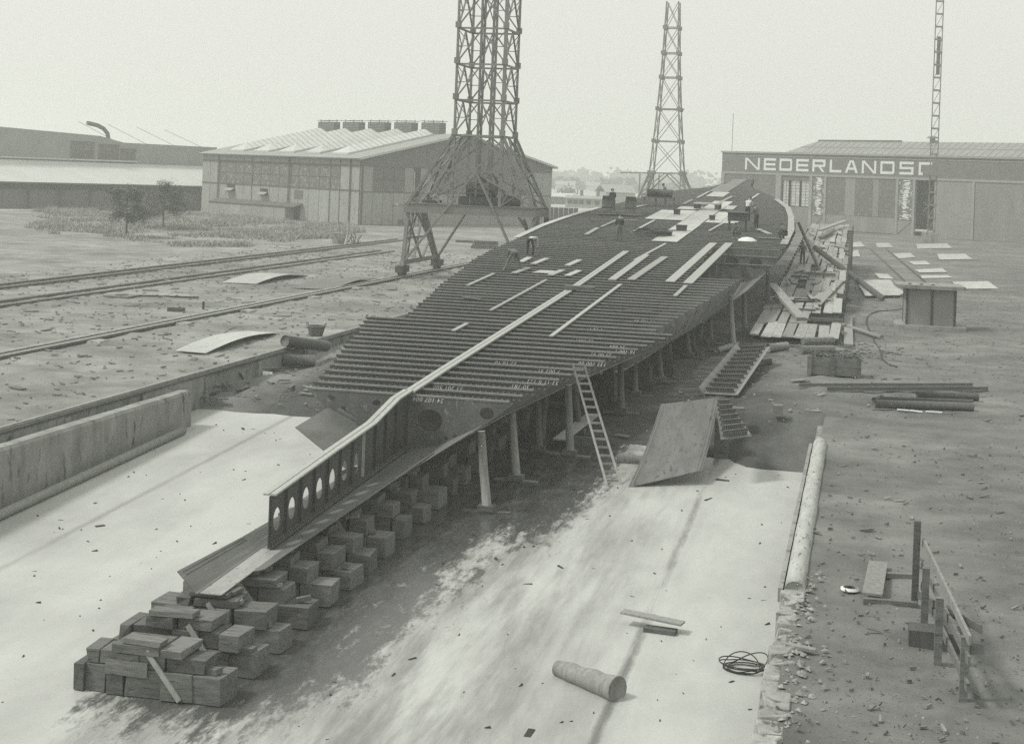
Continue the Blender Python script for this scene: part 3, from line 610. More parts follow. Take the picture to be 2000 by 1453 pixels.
for i, y0 in enumerate(ROWS):
    z = slip(y0 + .3) + .05; r = random.uniform; d = .84 + r(-.08, .08); y1 = y0 + d; nm = ORD[i]
    right = -12.53 + r(-.04, .04); h1 = .56 + r(-.09, .06)
    free = y0 < 32
    L = lambda s: f'{s}, {nm} keel stack from the near end'
    def layer(x_hi, x_lo, zb, hh, word, wmin, wmax):
        x = x_hi; q = 0
        while x - x_lo > .25:
            w_ = min(r(wmin, wmax), x - x_lo)
            if x - w_ - x_lo < .25: w_ = x - x_lo
            block(x - w_ + .02, x - .015, y0 + r(-.08, .12), y1 + r(-.12, .06), zb, zb + hh - r(0, .03), L(f'{word} layer block, {ORD[q] if q else "first"} from the right')); x -= w_; q += 1
    layer(right, right - 3.4, z, h1, 'bottom', .42, .85)
    z2 = z + h1; h2 = .42 + r(-.06, .05)
    if free: h2 *= .8
    e2 = right - .28 - r(0, .35)
    layer(e2, right - 3.2, z2, h2, 'second', .4, 1.0)
    z3 = z2 + h2; top = keelz(y0 + .3) - .01
    h3 = min(.3, max(.08, (top - z3) * .66)) if not free else .2 + .06 * i
    layer(K + .95 - r(0, .3), K - .75, z3, h3, 'third', .5, 1.2)
    if not free:
        zz = z3 + h3; ht = max(.04, top - zz)
        block(K - .5, K + .42, y0 + .08, y0 + .33, zz, zz + ht, L('front oak wedge right under the keel'), cat='wedge', name='keel_wedge', grp='wedges under the keel')
        block(K - .42, K + .5, y0 + .35, y1 - .04, zz, zz + ht - .005, L('rear oak wedge right under the keel'), cat='wedge', name='keel_wedge', grp='wedges under the keel')
    else:
        zz = z3 + h3; block(K - .7 + r(-.2, .2), K + .35, y0 - .05, y0 + .3, zz, zz + .12, L('loose plank piece on top'), cat='timber', name='loose_timber', grp='loose timbers on the near stacks')
    for q, (lb, mt_) in enumerate((('grey offcut lying on the right bottom block', 'timber'), ('pale chock wedged on the second layer', 'pole'), ('thin packing board under the top timber', 'timber'))):
        if r(0, 1) < .6: 
            xa = right - (.5, 1.2, 1.6)[q] + r(-.2, .2); za = (z2, z3, z3)[q]; b = MB(); w_ = r(.14, .4)
            p_ = Vector((xa, y0 + .12 + r(0, .2), za + (.05 if q == 0 else .02))); b.beam(p_, p_ + Vector((w_, r(-.1, .1), r(-.02, .1))), r(.1, .25), r(.06, .14)); one(b, 'offcut', M[mt_], L(lb), 'offcut', 'offcuts on the keel blocks')
    if i in (0, 1, 2, 3, 5, 7, 9):        # battens nailed across the front
        xa = right - 1.15 + r(-.3, .2); b = MB(); b.beam((xa - .55, y0 - .05, z3 + h3 * .5), (xa + .25, y0 - .09, z + .05), .11, .045, (0, -1, 0))
        one(b, 'batten', M['timber_pale'], L('pale batten nailed slanting across the front'), 'batten', 'slanting battens on the keel blocks')
    if i in (0, 1, 2, 4, 6, 8):
        xa = right - r(1.3, 2.2); b = MB(); b.box(xa - .5, xa + .45, y0 - .075, y0 - .03, z2 - .14, z2 + .16)
        one(b, 'cleat', M['timber'], L('flat cleat board fixed on the front face'), 'board', 'cleat boards on the keel blocks')
for q, y0 in enumerate((59, 62.4, 65.8, 69.2, 72.6, 76, 79.4, 82.8)):
    z = slip(y0); top = keelz(y0) - .03
    block(K - 1.7, K + 1.7, y0, y0 + .7, z - .1, z + .62, f'broad bottom timber of the {ORD[q]} crib in the shade under the ship')
    block(K - .8, K + .8, y0 + .05, y0 + .65, z + .62, top, f'upper timber of the {ORD[q]} crib in the shade under the ship')

# ------------------------------------------------------------------ shores under the bilge
SH = [((950, 1003), (940, 845), 'nearest pale round shore with a cross-plank foot, clear of the stacks'), ((1008, 942), (1000, 812), 'second round shore from the near end, standing on a plank foot in the wet'),
      ((1052, 885), (1050, 785), 'third round shore, half in shadow left of the plank on the slip'), ((1113, 893), (1110, 758), 'round shore just left of the ladder with a flat foot'),
      ((1130, 850), (1122, 752), 'thin shore leaning behind the one left of the ladder'), ((1190, 790), (1183, 735), 'slim shore seen through the upper part of the ladder'),
      ((1213, 808), (1212, 712), 'square-footed shore right of the ladder'), ((1240, 775), (1240, 700), 'shore on a stepped block, second right of the ladder'),
      ((1290, 747), (1287, 682), 'shore on a dark block under the wide corner of the floors'), ((1345, 700), (1340, 660), 'short shore in the shade where the side steps in'),
      ((1432, 680), (1425, 615), 'leaning round shore under the bright edge plate'), ((1388, 672), (1385, 645), 'short shore deep under the bilge, left of the leaning one'),
      ((1455, 650), (1452, 608), 'square post under the bilge beside the planked staging'), ((1500, 625), (1498, 585), 'last square post under the bilge by the staging corner')]
for i, (pb, pt, lab) in enumerate(SH):
    q = gp(*pb); t = at_y(pt[0], pt[1], q.y + (1.0 if i == 4 else 0)); t.z = hull(t.x, t.y) - .03
    e = empty('shore', q); tag(e, lab, 'shore', 'round timber shores under the ship side')
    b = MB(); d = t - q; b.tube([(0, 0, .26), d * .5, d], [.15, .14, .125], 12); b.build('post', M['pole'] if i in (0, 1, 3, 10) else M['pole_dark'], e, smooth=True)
    b = MB(); b.box(-.75, .75, -.16, .16, 0, .09); o = b.build('foot_plank', M['timber'], e); o.rotation_euler = (0, 0, random.uniform(-.15, .15))
    b = MB(); b.box(-.25, .25, -.2, .2, .092, .27); b.build('foot_block', M['timber'], e)
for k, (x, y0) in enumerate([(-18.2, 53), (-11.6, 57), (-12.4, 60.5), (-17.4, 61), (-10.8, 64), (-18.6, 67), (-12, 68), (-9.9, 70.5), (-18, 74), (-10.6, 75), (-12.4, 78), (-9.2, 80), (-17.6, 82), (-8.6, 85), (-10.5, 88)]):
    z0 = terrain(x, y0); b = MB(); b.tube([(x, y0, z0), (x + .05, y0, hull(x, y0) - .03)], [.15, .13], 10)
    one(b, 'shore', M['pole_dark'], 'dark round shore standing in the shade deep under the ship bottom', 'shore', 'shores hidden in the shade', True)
for k, (x, y0, w) in enumerate([(-10.2, 63.5, .9), (-9.4, 68.5, .9), (-9.0, 73, .9), (-8.6, 79, 1.0)]):
    z0 = terrain(x, y0); zt_ = hull(x, y0 + .3) - .05; lab = ['nearest', 'second', 'third', 'farthest'][k]
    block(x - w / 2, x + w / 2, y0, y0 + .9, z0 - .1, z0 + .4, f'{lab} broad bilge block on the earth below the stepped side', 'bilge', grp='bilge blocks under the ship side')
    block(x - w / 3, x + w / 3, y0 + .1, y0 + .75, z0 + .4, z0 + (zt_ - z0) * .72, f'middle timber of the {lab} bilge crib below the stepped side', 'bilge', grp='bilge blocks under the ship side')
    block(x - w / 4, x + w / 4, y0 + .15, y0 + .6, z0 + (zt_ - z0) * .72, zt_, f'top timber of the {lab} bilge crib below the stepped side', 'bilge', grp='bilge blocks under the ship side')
q = gp(1095, 880); b = MB(); b.beam(q + Vector((0, -.3, .45)), gp(1152, 838) + Vector((0, .5, .5)), .5, .06); one(b, 'plank', M['timber_pale'], 'pale plank on low supports between the shores left of the ladder', 'plank')
b = MB(); b.beam(gp(1115, 872) + Vector((0, 0, .2)), gp(1115, 872) + Vector((1.2, 0, .2)), .25, .38); one(b, 'timber_baulk', M['timber'], 'squared baulk carrying the pale plank left of the ladder', 'timber')

# ladder
q0 = gp(1200, 950); q1 = at_y(1130, 712, 53.6); lad = empty('ladder', q0); tag(lad, 'wooden ladder leaning against the edge of the ship floors', 'ladder')
d = q1 - q0; ax = Vector((1, .25, 0)).normalized(); L_ = d.length
for s_ in (-1, 1):
    b = MB(); b.tube([ax * s_ * .24, d + ax * s_ * .2], [.05, .04], 8); b.build('rail', M['pole'], lad, smooth=True)
for i in range(15):
    p = d * ((i + .7) / 15.2); b = MB(); b.beam(p - ax * .26, p + ax * .26, .07, .035, d); b.build('rung', M['pole'], lad)

# ------------------------------------------------------------------ plates and framed panels at the right of the ship
def curved_plate(name, a, b_, c, d_, sag, label, mt='plate', th=.022, n=10, cat='steel plate', lift=0.0):
    # a,b front edge (left,right), d_,c rear edge; bent along the length
    a, b_, c, d_ = map(Vector, (a, b_, c, d_)); B = MB(); vs = []; fs = []
    for i in range(n + 1):
        t = i / n
        for j in range(5):
            u = j / 4; p = (a * (1 - u) + b_ * u) * (1 - t) + (d_ * (1 - u) + c * u) * t; p.z += sag * sin(pi * t) + lift; vs.append(p)
    m_ = len(vs); vs += [v - Vector((0, 0, th)) for v in vs]
    for i in range(n):
        for j in range(4): k = i * 5 + j; fs += [(k, k + 1, k + 6, k + 5), (m_ + k, m_ + k + 5, m_ + k + 6, m_ + k + 1)]
        fs += [(i * 5, i * 5 + 5, m_ + i * 5 + 5, m_ + i * 5), (i * 5 + 4, m_ + i * 5 + 4, m_ + i * 5 + 9, i * 5 + 9)]
    e = n * 5
    for j in range(4): fs += [(j, m_ + j, m_ + j + 1, j + 1), (e + j, e + j + 1, m_ + e + j + 1, m_ + e + j)]
    B.add(vs, fs); return one(B, name, M[mt], label, cat, smooth=False)
fl = gp(1226, 955) + Vector((0, 0, .05)); fr = at_y(1371, 918, 51.9); rl = at_y(1291, 789, 56.2); rr = at_y(1405, 776, 57.2)
bp_ = curved_plate('bent_plate', fl, fr, rr, rl, -.22, 'big bent shell plate propped up at the right of the ladder, joggled edges', 'plate_worn')
for u0, u1 in ((.03, .055), (.945, .97)):       # joggled seams along both long edges, with their rivet holes
    b = MB(); vs = []; n_ = 12
    for i in range(n_ + 1):
        t = .02 + .96 * i / n_
        for u in (u0, u1):
            p = (fl * (1 - u) + fr * u) * (1 - t) + (rl * (1 - u) + rr * u) * t; p.z += -.22 * sin(pi * t) + .012; vs.append(p - bp_.location)
    b.add(vs, [(2 * i, 2 * i + 1, 2 * i + 3, 2 * i + 2) for i in range(n_)]); b.add([v - Vector((0, 0, .011)) for v in vs], [(2 * i, 2 * i + 2, 2 * i + 3, 2 * i + 1) for i in range(n_)]); b.build('joggled_seam', M['plate'], bp_)
b = MB()
for u in (.018, .078, .922, .982):
    for i in range(46):
        t = .015 + .97 * i / 45; p = (fl * (1 - u) + fr * u) * (1 - t) + (rl * (1 - u) + rr * u) * t; p.z += -.22 * sin(pi * t) + .006; p -= bp_.location; b.add([p + Vector((.018 * cos(k * pi / 3), .018 * sin(k * pi / 3) * .9, .012 * sin(k * pi / 3) * .45)) for k in range(6)], [(0, 1, 2, 3, 4, 5)])
b.build('rivet_hole', M['dark'], bp_)['kind'] = 'stuff'
b = MB(); p = gp(1385, 925); p2 = at_y(1388, 860, 54.6)
for (x, y_) in ((-4.75, 56.2), (-6.9, 55.3)):
    z0 = terrain(x, y_); b = MB(); zt_ = {-4.75: .25, -6.9: -.15}[x]; b.box(x - .25, x + .25, y_ - .2, y_ + .2, z0 - .1, max(z0 + .25, zt_ - .2)); one(b, 'timber_prop', M['timber'], {-4.75: 'timber propping the far right corner of the big bent plate', -6.9: 'timber under the left side of the big bent plate'}[x], 'timber')
b = MB(); b.tube([gp(1205, 905) + Vector((0, 0, .17)), gp(1262, 908) + Vector((.9, 0, .17))], .17, 12); one(b, 'timber_log', M['pole'], 'short round log between the ladder foot and the bent plate', 'log', smooth=True)
def framed_panel(a, b_, c, d_, nbar, label, side=True):
    a, b_, c, d_ = map(Vector, (a, b_, c, d_)); e = empty('framed_panel', a); tag(e, label, 'steel panel'); O = a
    B = MB(); B.slab([a - O, b_ - O, c - O, d_ - O], .02); B.build('panel_plate', M['plate'], e)
    n = (b_ - a).cross(d_ - a).normalized(); n = n if n.z > 0 else -n
    me = None
    for i in range(nbar):
        t = (i + .45) / nbar; p = a * (1 - t) + d_ * t - O; q = b_ * (1 - t) + c * t - O
        B = MB(); u = (q - p); p = p + u * .06; q = q - u * .12
        B.beam(p + n * .1, q + n * .1, .016, .19, n); B.beam(p + n * .198 + (d_ - a).normalized() * .04, q + n * .198 + (d_ - a).normalized() * .04, .1, .014, n)
        o = B.build('frame_bar', M['steel'], e)
        B = MB(); nr = 11
        for k in range(nr):
            for r_ in (.06, .13):
                w = p + (q - p) * ((k + .5) / nr) + n * r_ - (d_ - a).normalized() * .016; B.box(w.x - .022, w.x + .022, w.y - .012, w.y + .012, w.z - .022, w.z + .022)
        o2 = B.build('rivet', M['steel_edge'], o); o2['kind'] = 'stuff'
    if side:
        B = MB(); u = (b_ - a).normalized(); B.slab([a - O + n * .01, d_ - O + n * .01, d_ - O - u * .28 + n * .3, a - O - u * .28 + n * .3], .02); B.build('side_flange', M['plate'], e)
        B = MB(); B.beam(b_ - O - u * .08 + n * .02, c - O - u * .08 + n * .02, .16, .03, n); B.build('edge_bar', M['steel_edge'], e)
fl = gp(1374, 774) + Vector((0, 0, .12)); fr = gp(1440, 777) + Vector((0, 0, .1)); rr = at_y(1504, 678, fr.y + 10.5); rl = at_y(1447, 681, fl.y + 9.8)
framed_panel(fl, fr, rr, rl, 11, 'long framed floor panel with riveted cross bars, lying tilted on the earth beside the stagings')
a_ = at_y(1408, 858, 52.2); b_ = at_y(1469, 851, 53.1); c_ = at_y(1424, 786, 56.0); d_ = at_y(1398, 787, 55.2)
framed_panel(a_, b_, c_, d_, 7, 'short framed panel with seven bars, tucked behind the big bent plate', False)
b = MB(); p = gp(1430, 852); b.box(p.x - .5, p.x + .4, p.y - .1, p.y + .4, p.z - .2, .25); one(b, 'timber_prop', M['timber'], 'timber under the near edge of the short framed panel', 'timber')
for (a, c, r_, lab) in (((1500, 688), (1537, 684), .22, 'short round log at the far end of the long framed panel'), ((1478, 716), (1508, 713), .16, 'log end sticking out under the right edge of the long framed panel'), ((1400, 690), (1440, 678), .15, 'thin log left of the long framed panel, in the shade of the ship')):
    b = MB(); b.tube([gp(*a) + Vector((0, 0, r_)), gp(*c) + Vector((0, 0, r_))], r_, 12); one(b, 'timber_log', M['pole'], lab, 'log', smooth=True)
for k, (a, c, z_, lab) in enumerate((((1565, 690), (1628, 690), .0, 'lower of the two timber baulks in front of the staging'), ((1567, 689), (1626, 688), .36, 'upper of the two timber baulks in front of the staging'))):
    b = MB(); b.tube([gp(*a) + Vector((0, k * .35, .19 + z_)), gp(*c) + Vector((0, k * .35, .19 + z_))], .21, 8); one(b, 'timber_baulk', M['timber'], lab, 'timber', 'timber baulks in front of the staging')

# ------------------------------------------------------------------ planked staging along the right side
st = empty('staging', (-3.5, 85, .2)); tag(st, 'long staging of loose weathered planks on trestles along the right side of the ship', 'staging'); SO2 = Vector(st.location)
def stz(y): return slip(y) + .5
y0 = 84.6; row = 0
while y0 < 166:
    ln = random.uniform(5.2, 7.2)
    xl = -5.85 if y0 < 100 else -5.5; w = (xl + 1.0) / -8 if y0 < 130 else (xl + 1.5) / -8
    for c in range(8):
        if random.random() < .03 and row > 0 or (row == 1 and c in (5, 6)): continue
        x = xl + w * c + random.uniform(-.06, .06); a = y0 + random.uniform(-.9, .9) * (1 if row else .7); l2 = ln + random.uniform(-1.0, .9); lift = random.choice((0, 0, .02, .05)) + .012 * (c % 2) + .02 * (row % 2)
        ww = w * random.uniform(.8, .96); sk = random.uniform(-.09, .09)
        b = MB(); b.hexa([(x - SO2.x, 0, -.06), (x + ww - SO2.x, 0, -.06), (x + ww + sk - SO2.x, l2, -.06 + SS * l2), (x + sk - SO2.x, l2, -.06 + SS * l2), (x - SO2.x, 0, 0), (x + ww - SO2.x, random.uniform(-.1, .1), 0), (x + ww + sk - SO2.x, l2, SS * l2), (x + sk - SO2.x, l2, SS * l2)])
        b.v = [(vx, vy + a - SO2.y, vz + stz(a) + lift - SO2.z) for vx, vy, vz in b.v]
        o = b.build('plank', M['timber_y'], st, (x - SO2.x, a - SO2.y, stz(a) - SO2.z))
    y0 += ln * .93; row += 1
for k in range(22):
    a_ = random.uniform(88, 160); x = random.uniform(-5.2, -1.6); l_ = random.uniform(1.6, 4.6); an = random.gauss(pi / 2, .35) if random.random() < .35 else random.uniform(pi / 2 - .15, pi / 2 + .15) if random.random() < .6 else random.uniform(-.2, .2); w = random.uniform(.2, .42)
    p = Vector((x - cos(an) * l_ / 2, a_ - sin(an) * l_ / 2, 0)); q = Vector((x + cos(an) * l_ / 2, a_ + sin(an) * l_ / 2, 0)); p.z = stz(p.y) + .14 + .05 * (k % 3); q.z = stz(q.y) + .14 + .05 * (k % 3)
    if max(p.x, q.x) > -.9 or min(p.x, q.x) < -6: continue
    b = MB(); b.beam(p - SO2, q - SO2, w, .06); b.build('plank', M['timber_y'], st, (p + q) / 2 - SO2)
for i in range(28):
    yv = 85 + i * 2.95; z = stz(yv) - .12; gz = 0 if yv > 88 else terrain(-3, yv)
    b = MB(); b.box(-5.8 - SO2.x, -.95 - SO2.x, yv - .1 - SO2.y, yv + .1 - SO2.y, z - .2 - SO2.z, z - SO2.z); b.build('bearer', M['timber'], st)
    for x in (-5.6, -3.4, -1.15):
        if z - .2 - gz > .15: b = MB(); b.box(x - .1 - SO2.x, x + .1 - SO2.x, yv - .09 - SO2.y, yv + .09 - SO2.y, gz - .05 - SO2.z, z - .2 - SO2.z); b.build('post', M['timber'], st)
    if i % 2 == 0 and yv > 100:
        b = MB(); b.box(-1.12 - SO2.x, -.98 - SO2.x, yv - .12 - SO2.y, yv + .1 - SO2.y, gz - SO2.z, z + .75 - SO2.z); b.build('upright', M['timber'], st)
b = MB(); b.box(-5.7 - SO2.x, -1.2 - SO2.x, -.1, .12, -.35, .0 + stz(84.4) - SO2.z - .1); b.build('end_board', M['timber'], st)
b = MB(); b.beam((-.55 - SO2.x, -.5, .08 - SO2.z), (-.75 - SO2.x, 16, .2 - SO2.z), .5, .12); b.build('side_sill', M['pole'], st)
def on_st(px, py): return on_plane(px, py, SLIP0 + .5, SS)
def lying(px0, px1, w, th, mt, label, name='plank', cat='plank', fn=on_st, up=.06, grp=None):
    a = fn(*px0) + Vector((0, 0, up + th / 2)); c = fn(*px1) + Vector((0, 0, up + th / 2)); b = MB(); b.beam(a, c, w, th); return one(b, name, M[mt], label, cat, grp)
lying((1595, 600), (1640, 553), .55, .07, 'timber_pale', 'pale thick plank lying askew over the staging near its right edge', up=.14)
lying((1568, 540), (1632, 543), .3, .2, 'timber', 'dark squared timber lying across the staging behind the leaning pole', cat='timber', up=.13)
lying((1555, 610), (1592, 613), .22, .14, 'timber', 'dark timber lying crosswise beside the foot of the slab-like prop', cat='timber', up=.13)
lying((1556, 629), (1584, 631), .2, .12, 'timber', 'short dark timber crosswise near the front of the staging', cat='timber', up=.13)
lying((1545, 545), (1580, 547), .25, .16, 'timber', 'dark timber crosswise on the staging behind the standing man', cat='timber', up=.13)
lying((1505, 608), (1530, 607), .12, .1, 'timber', 'thin batten crosswise at the left front of the staging', cat='timber', up=.13)
lying((1600, 462), (1650, 443), .5, .2, 'timber_pale', 'pale heavy timber laid slanting at the far end of the staging', cat='timber', up=.5)
lying((1602, 470), (1626, 457), .4, .2, 'timber', 'shorter dark timber below the slanting one at the far end of the staging', cat='timber', up=.2)
for z_ in (0, .05, .1):
    c = on_st(1555, 592 + z_ * 20); b = MB(); b.tube([c + Vector((1.5 * cos(t * pi / 10) , 1.1 * sin(t * pi / 10), .2 + .03 * sin(t) + z_)) for t in range(21)], .03, 6, cap=False)
    one(b, 'rope_coil', M['rope'], {0: 'lowest turn of hose coiled loosely on the staging', .05: 'middle turn of hose coiled loosely on the staging', .1: 'top turn of hose coiled loosely on the staging'}[z_], 'hose')
def pole(a, c, r, mt, label, name='leaning_pole', sq=None):
    b = MB()
    if sq: b.beam(a, c, sq[0], sq[1])
    else: b.tube([a, (Vector(a) + Vector(c)) / 2, c], [r, r * .93, r * .85], 12)
    one(b, name, M[mt], label, 'pole', smooth=not sq)
pole(on_st(1601, 531) + Vector((0, 0, .1)), at_y(1558, 432, 115), .13, 'pole', 'slim pole leaning from the staging up to the side of the ship')
pole(on_plane(1725, 588) + Vector((0, 0, .15)), at_y(1590, 483, 123.5), .24, 'pole_dark', 'heavy barked log leaning from the yard up on the edge of the staging')
pole(on_st(1565, 628) + Vector((0, 0, .15)), at_y(1508, 556, 100.6), .2, 'timber_y', 'thick slab-like prop leaning from the staging to the shell of the ship', 'leaning_prop', (.55, .2))
pole(on_plane(1660, 590) + Vector((0, 0, .1)), on_plane(1640, 577) + Vector((0, 0, .5)), .1, 'pole_dark', 'short dark pole stub leaning on the right edge of the staging')
pole(on_plane(1722, 663) + Vector((0, 0, .1)), on_plane(1628, 638) + Vector((0, 0, .3)), .13, 'pole', 'long thin pole on the ground slanting away from the staging corner')

# planks and loose things on top of the floors
TPU = .1
def deck(px0, px1, w, label, th=.05, mt='timber_pale', up=.04, name='plank', cat='plank', grp='planks lying on the ship floors'): return lying(px0, px1, w, th, mt, label, name, cat, tp, up, grp)
for a, c, w, lab in [((1195, 549), (1262, 500), .42, 'broad walkway plank right of the centre girder, first of four side by side'), ((1232, 549), (1298, 504), .42, 'broad walkway plank, second from the centre girder'),
     ((1308, 553), (1393, 477), .5, 'long broad walkway plank, third from the centre girder'), ((1343, 556), (1424, 477), .5, 'long broad walkway plank along the brink of the open gap'),
     ((958, 609), (1067, 549), .16, 'long narrow batten left of the centre girder'), ((1076, 660), (1212, 558), .17, 'long narrow batten right of the centre girder, nearest the camera'),
     ((1318, 581), (1340, 560), .2, 'short batten in line with the gap, before its brink'), ((885, 649), (912, 635), .17, 'short batten on the near floors left of the centre girder'),
     ((1017, 514), (1034, 505), .35, 'short plank end by the boots of the left bending worker'), ((1003, 536), (1031, 526), .35, 'short board in front of the left bending worker'),
     ((1041, 518), (1068, 507), .35, 'short board right of the left bending worker'), ((1108, 521), (1132, 510), .35, 'short board near the centre girder in the back of two rows'),
     ((1074, 540), (1098, 530), .35, 'short board beside the small square plate'), ((1108, 541), (1131, 531), .35, 'short board next to the centre girder in the front of two rows'),
     ((913, 560), (964, 537), .18, 'narrow batten near the left edge, before the bending worker'), ((1174, 445), (1215, 427), .2, 'narrow batten in the left middle distance'),
     ((1235, 455), (1278, 432), .2, 'narrow batten just left of the bright plate strip'), ((1145, 460), (1167, 447), .3, 'short plank in the left middle distance before the standing worker'),
     ((1211, 431), (1243, 432), .3, 'crosswise plank behind the barrels'), ((1230, 408), (1262, 402), .4, 'plank on the left edge near the far trestle'), ((1385, 453), (1411, 438), .2, 'narrow batten right of the bright plate strip'),
     ((1480, 449), (1504, 459), .4, 'plank lying askew by the two workers on the right'), ((1480, 466), (1520, 468), .35, 'crosswise plank near the right edge, above the gap'),
     ((1396, 402), (1430, 385), .3, 'narrow batten on the centre line at the far end'), ((1362, 388), (1384, 376), .25, 'narrow batten at the far left of the bow'), ((1463, 393), (1482, 380), .25, 'narrow batten at the far right of the bow'),
     ((1335, 400), (1352, 392), .25, 'short batten left of the far square frame'), ((1240, 510), (1300, 478), .18, 'narrow batten between the first two walkway planks at their far end')]:
    deck(a, c, w, lab)
b = MB(); a = tp(1104, 569); b.box(a.x, a.x + 1.5, a.y - .3, a.y + .3, a.z + .12, a.z + .3); one(b, 'plank_pile', M['timber'], 'low pile of boards laid across the centre girder', 'timber')
b = MB(); a = tp(1039, 535); c = tp(1076, 537); b.slab([a + Vector((0, 0, .09)), c + Vector((0, 0, .09)), c + Vector((0, 1.3, .15)), a + Vector((.2, 1.3, .15))], .03); one(b, 'steel_plate', M['plate_pale'], 'small square pale plate lying among the short boards', 'steel plate')
deck((905, 583), (940, 587), .25, 'dark board lying along a floor near the left edge', mt='timber'); deck((1220, 609), (1275, 612), .2, 'dark bar lying along a floor left of the rounded bilge ends', mt='timber')
# square frame casting with a round opening
fe = empty('casting', tp(1382, 410)); tag(fe, 'square pale frame with a round hole, raised on blocks on the bright plates', 'casting')
vs, fs = outline_mesh([[(-1.1, -1.3), (1.1, -1.3), (1.1, 1.3), (-1.1, 1.3)], oval(0, 0, .6, .6)], .12)
b = MB(); b.add([(v.x, v.y, v.z + .55) for v in vs], fs); b.build('frame', M['plate_pale'], fe)
for dx in (-.9, .9):
    for dy in (-1.1, 1.1): b = MB(); b.box(dx - .18, dx + .18, dy - .18, dy + .18, .08, .48); b.build('foot', M['steel'], fe)
for px, s_, hh, lab in ((p_, a_ * .75, b2 * .75, l_) for p_, a_, b2, l_ in (((1322, 420), .6, .6, 'small dark box on the left cross plate'), ((1331, 452), .9, .55, 'dark open box on the bright plate strip'), ((1305, 461), .6, .35, 'low dark box at the near end of the bright plate strip'), ((1391, 431), .5, .5, 'small dark drum-like box on the right cross plate'), ((1293, 462), .9, .4, 'flat pale-topped tray at the near tip of the bright strip'))):
    q = tp(*px); b = MB(); b.hexa([(q.x - s_ / 2, q.y - .3, q.z + .03), (q.x + s_ / 2, q.y - .3, q.z + .03), (q.x + s_ / 2, q.y + .3, q.z + .03), (q.x - s_ / 2, q.y + .3, q.z + .03), (q.x - s_ / 2 - .03, q.y - .33, q.z + hh), (q.x + s_ / 2 + .03, q.y - .33, q.z + hh), (q.x + s_ / 2 + .03, q.y + .33, q.z + hh), (q.x - s_ / 2 - .03, q.y + .33, q.z + hh)])
    b.box(q.x - s_ / 2 - .06, q.x + s_ / 2 + .06, q.y - .36, q.y + .36, q.z + hh + .003, q.z + hh + .05); one(b, 'tool_box', M['steel'], lab, 'box')
# forge and cabinets by the two workers on the right
q = tp(1440, 452); e = empty('rivet_forge', q); tag(e, 'dark riveting forge on legs beside the two workers at the right', 'forge')
b = MB(); b.box(-.7, .7, -.4, .4, .75, 1.35); b.build('hearth', M['steel'], e); b = MB(); b.box(-.8, .8, -.5, .5, 1.352, 1.42); b.build('rim', M['plate'], e)
for dx in (-.6, .6):
    for dy in (-.3, .3): b = MB(); b.box(dx - .05, dx + .05, dy - .05, dy + .05, 0, .75); b.build('leg', M['steel'], e)
q = tp(1425, 470); b = MB(); b.tube([q + Vector((-.5, 0, .05)), q + Vector((-.5, 0, .1))], .5, 16); b.tube([q + Vector((1.2, 0, .02 + .0)), q + Vector((1.2, 0, .12)), q + Vector((1.2, 0, .25)), q + Vector((1.2, 0, .3))], [.65, .6, .35, .05], 16); b.v = b.v[32:]; b.f = [tuple(i - 32 for i in f_) for f_ in b.f[18:]]; b.m = b.m[18:]
one(b, 'pan', M['white'], 'upturned white pan on the floors above the gap', 'pan', smooth=True)
# barrels with a tray, beside the standing worker at left
q = tp(1208, 421); e = empty('air_barrel', q + Vector((-.95, .2, .05))); tag(e, 'dark barrel on a low tray beside the standing man in a cap', 'barrel', 'barrels on the tray')
b = MB(); b.tube([(0, 0, .3), (0, 0, .9), (0, 0, 1.5)], [.42, .48, .42], 14); b.build('barrel_body', M['timber'], e, smooth=True)
b = MB(); b.tube([(0, 0, .55), (0, 0, .62)], .475, 14); b.build('hoop', M['steel'], e); b = MB(); b.tube([(0, 0, 1.2), (0, 0, 1.27)], .465, 14); b.build('hoop', M['steel'], e)
e2 = e.copy(); COL.objects.link(e2); e2.location = q + Vector((.95, .2, .05)); e2['label'] = 'right-hand barrel on the low tray, with a board across its top'
for c in list(e.children): o = c.copy(); COL.objects.link(o); o.parent = e2
b = MB(); b.box(q.x - 1.7, q.x + 1.7, q.y - .5, q.y + .9, q.z + .08, q.z + .34); one(b, 'tray', M['plate'], 'low steel tray carrying two barrels at the left edge', 'tray')
b = MB(); b.tube([q + Vector((-2.1 + .42 * i, -.9 - .5 * sin(i * .9), .1)) for i in range(11)], .05, 6); one(b, 'hose', M['pole'], 'pale hose lying in a bend before the barrel tray', 'hose')
q = tp(1290, 404); e = empty('work_trestle', q); tag(e, 'trestle table with gear at the far left edge, beside a blurred worker', 'trestle')
b = MB(); b.box(-1.6, 1.4, -.4, .4, .75, .85); b.build('table_top', M['timber'], e); b = MB(); b.tube([(-1.2, 0, 1.2), (1.0, 0, 1.2)], .34, 12); b.build('tank', M['steel'], e, smooth=True)
for dx in (-1.4, -.4, .4, 1.2): b = MB(); b.box(dx - .07, dx + .07, -.3, -.16, 0, .75); b.build('leg', M['timber'], e)
q = tp(1265, 462); b = MB()
for k in range(14): a = Vector((random.uniform(-1.2, 1.2), random.uniform(-.6, .6), .12 + .03 * k)); b.beam(q + a, q + a + Vector((random.uniform(.4, 1.2), random.uniform(-.4, .4), .05)), .16, .08)
o = one(b, 'scrap_heap', M['steel'], 'heap of dark bars and tools beside the worker in the middle', 'scrap'); o['kind'] = 'stuff'

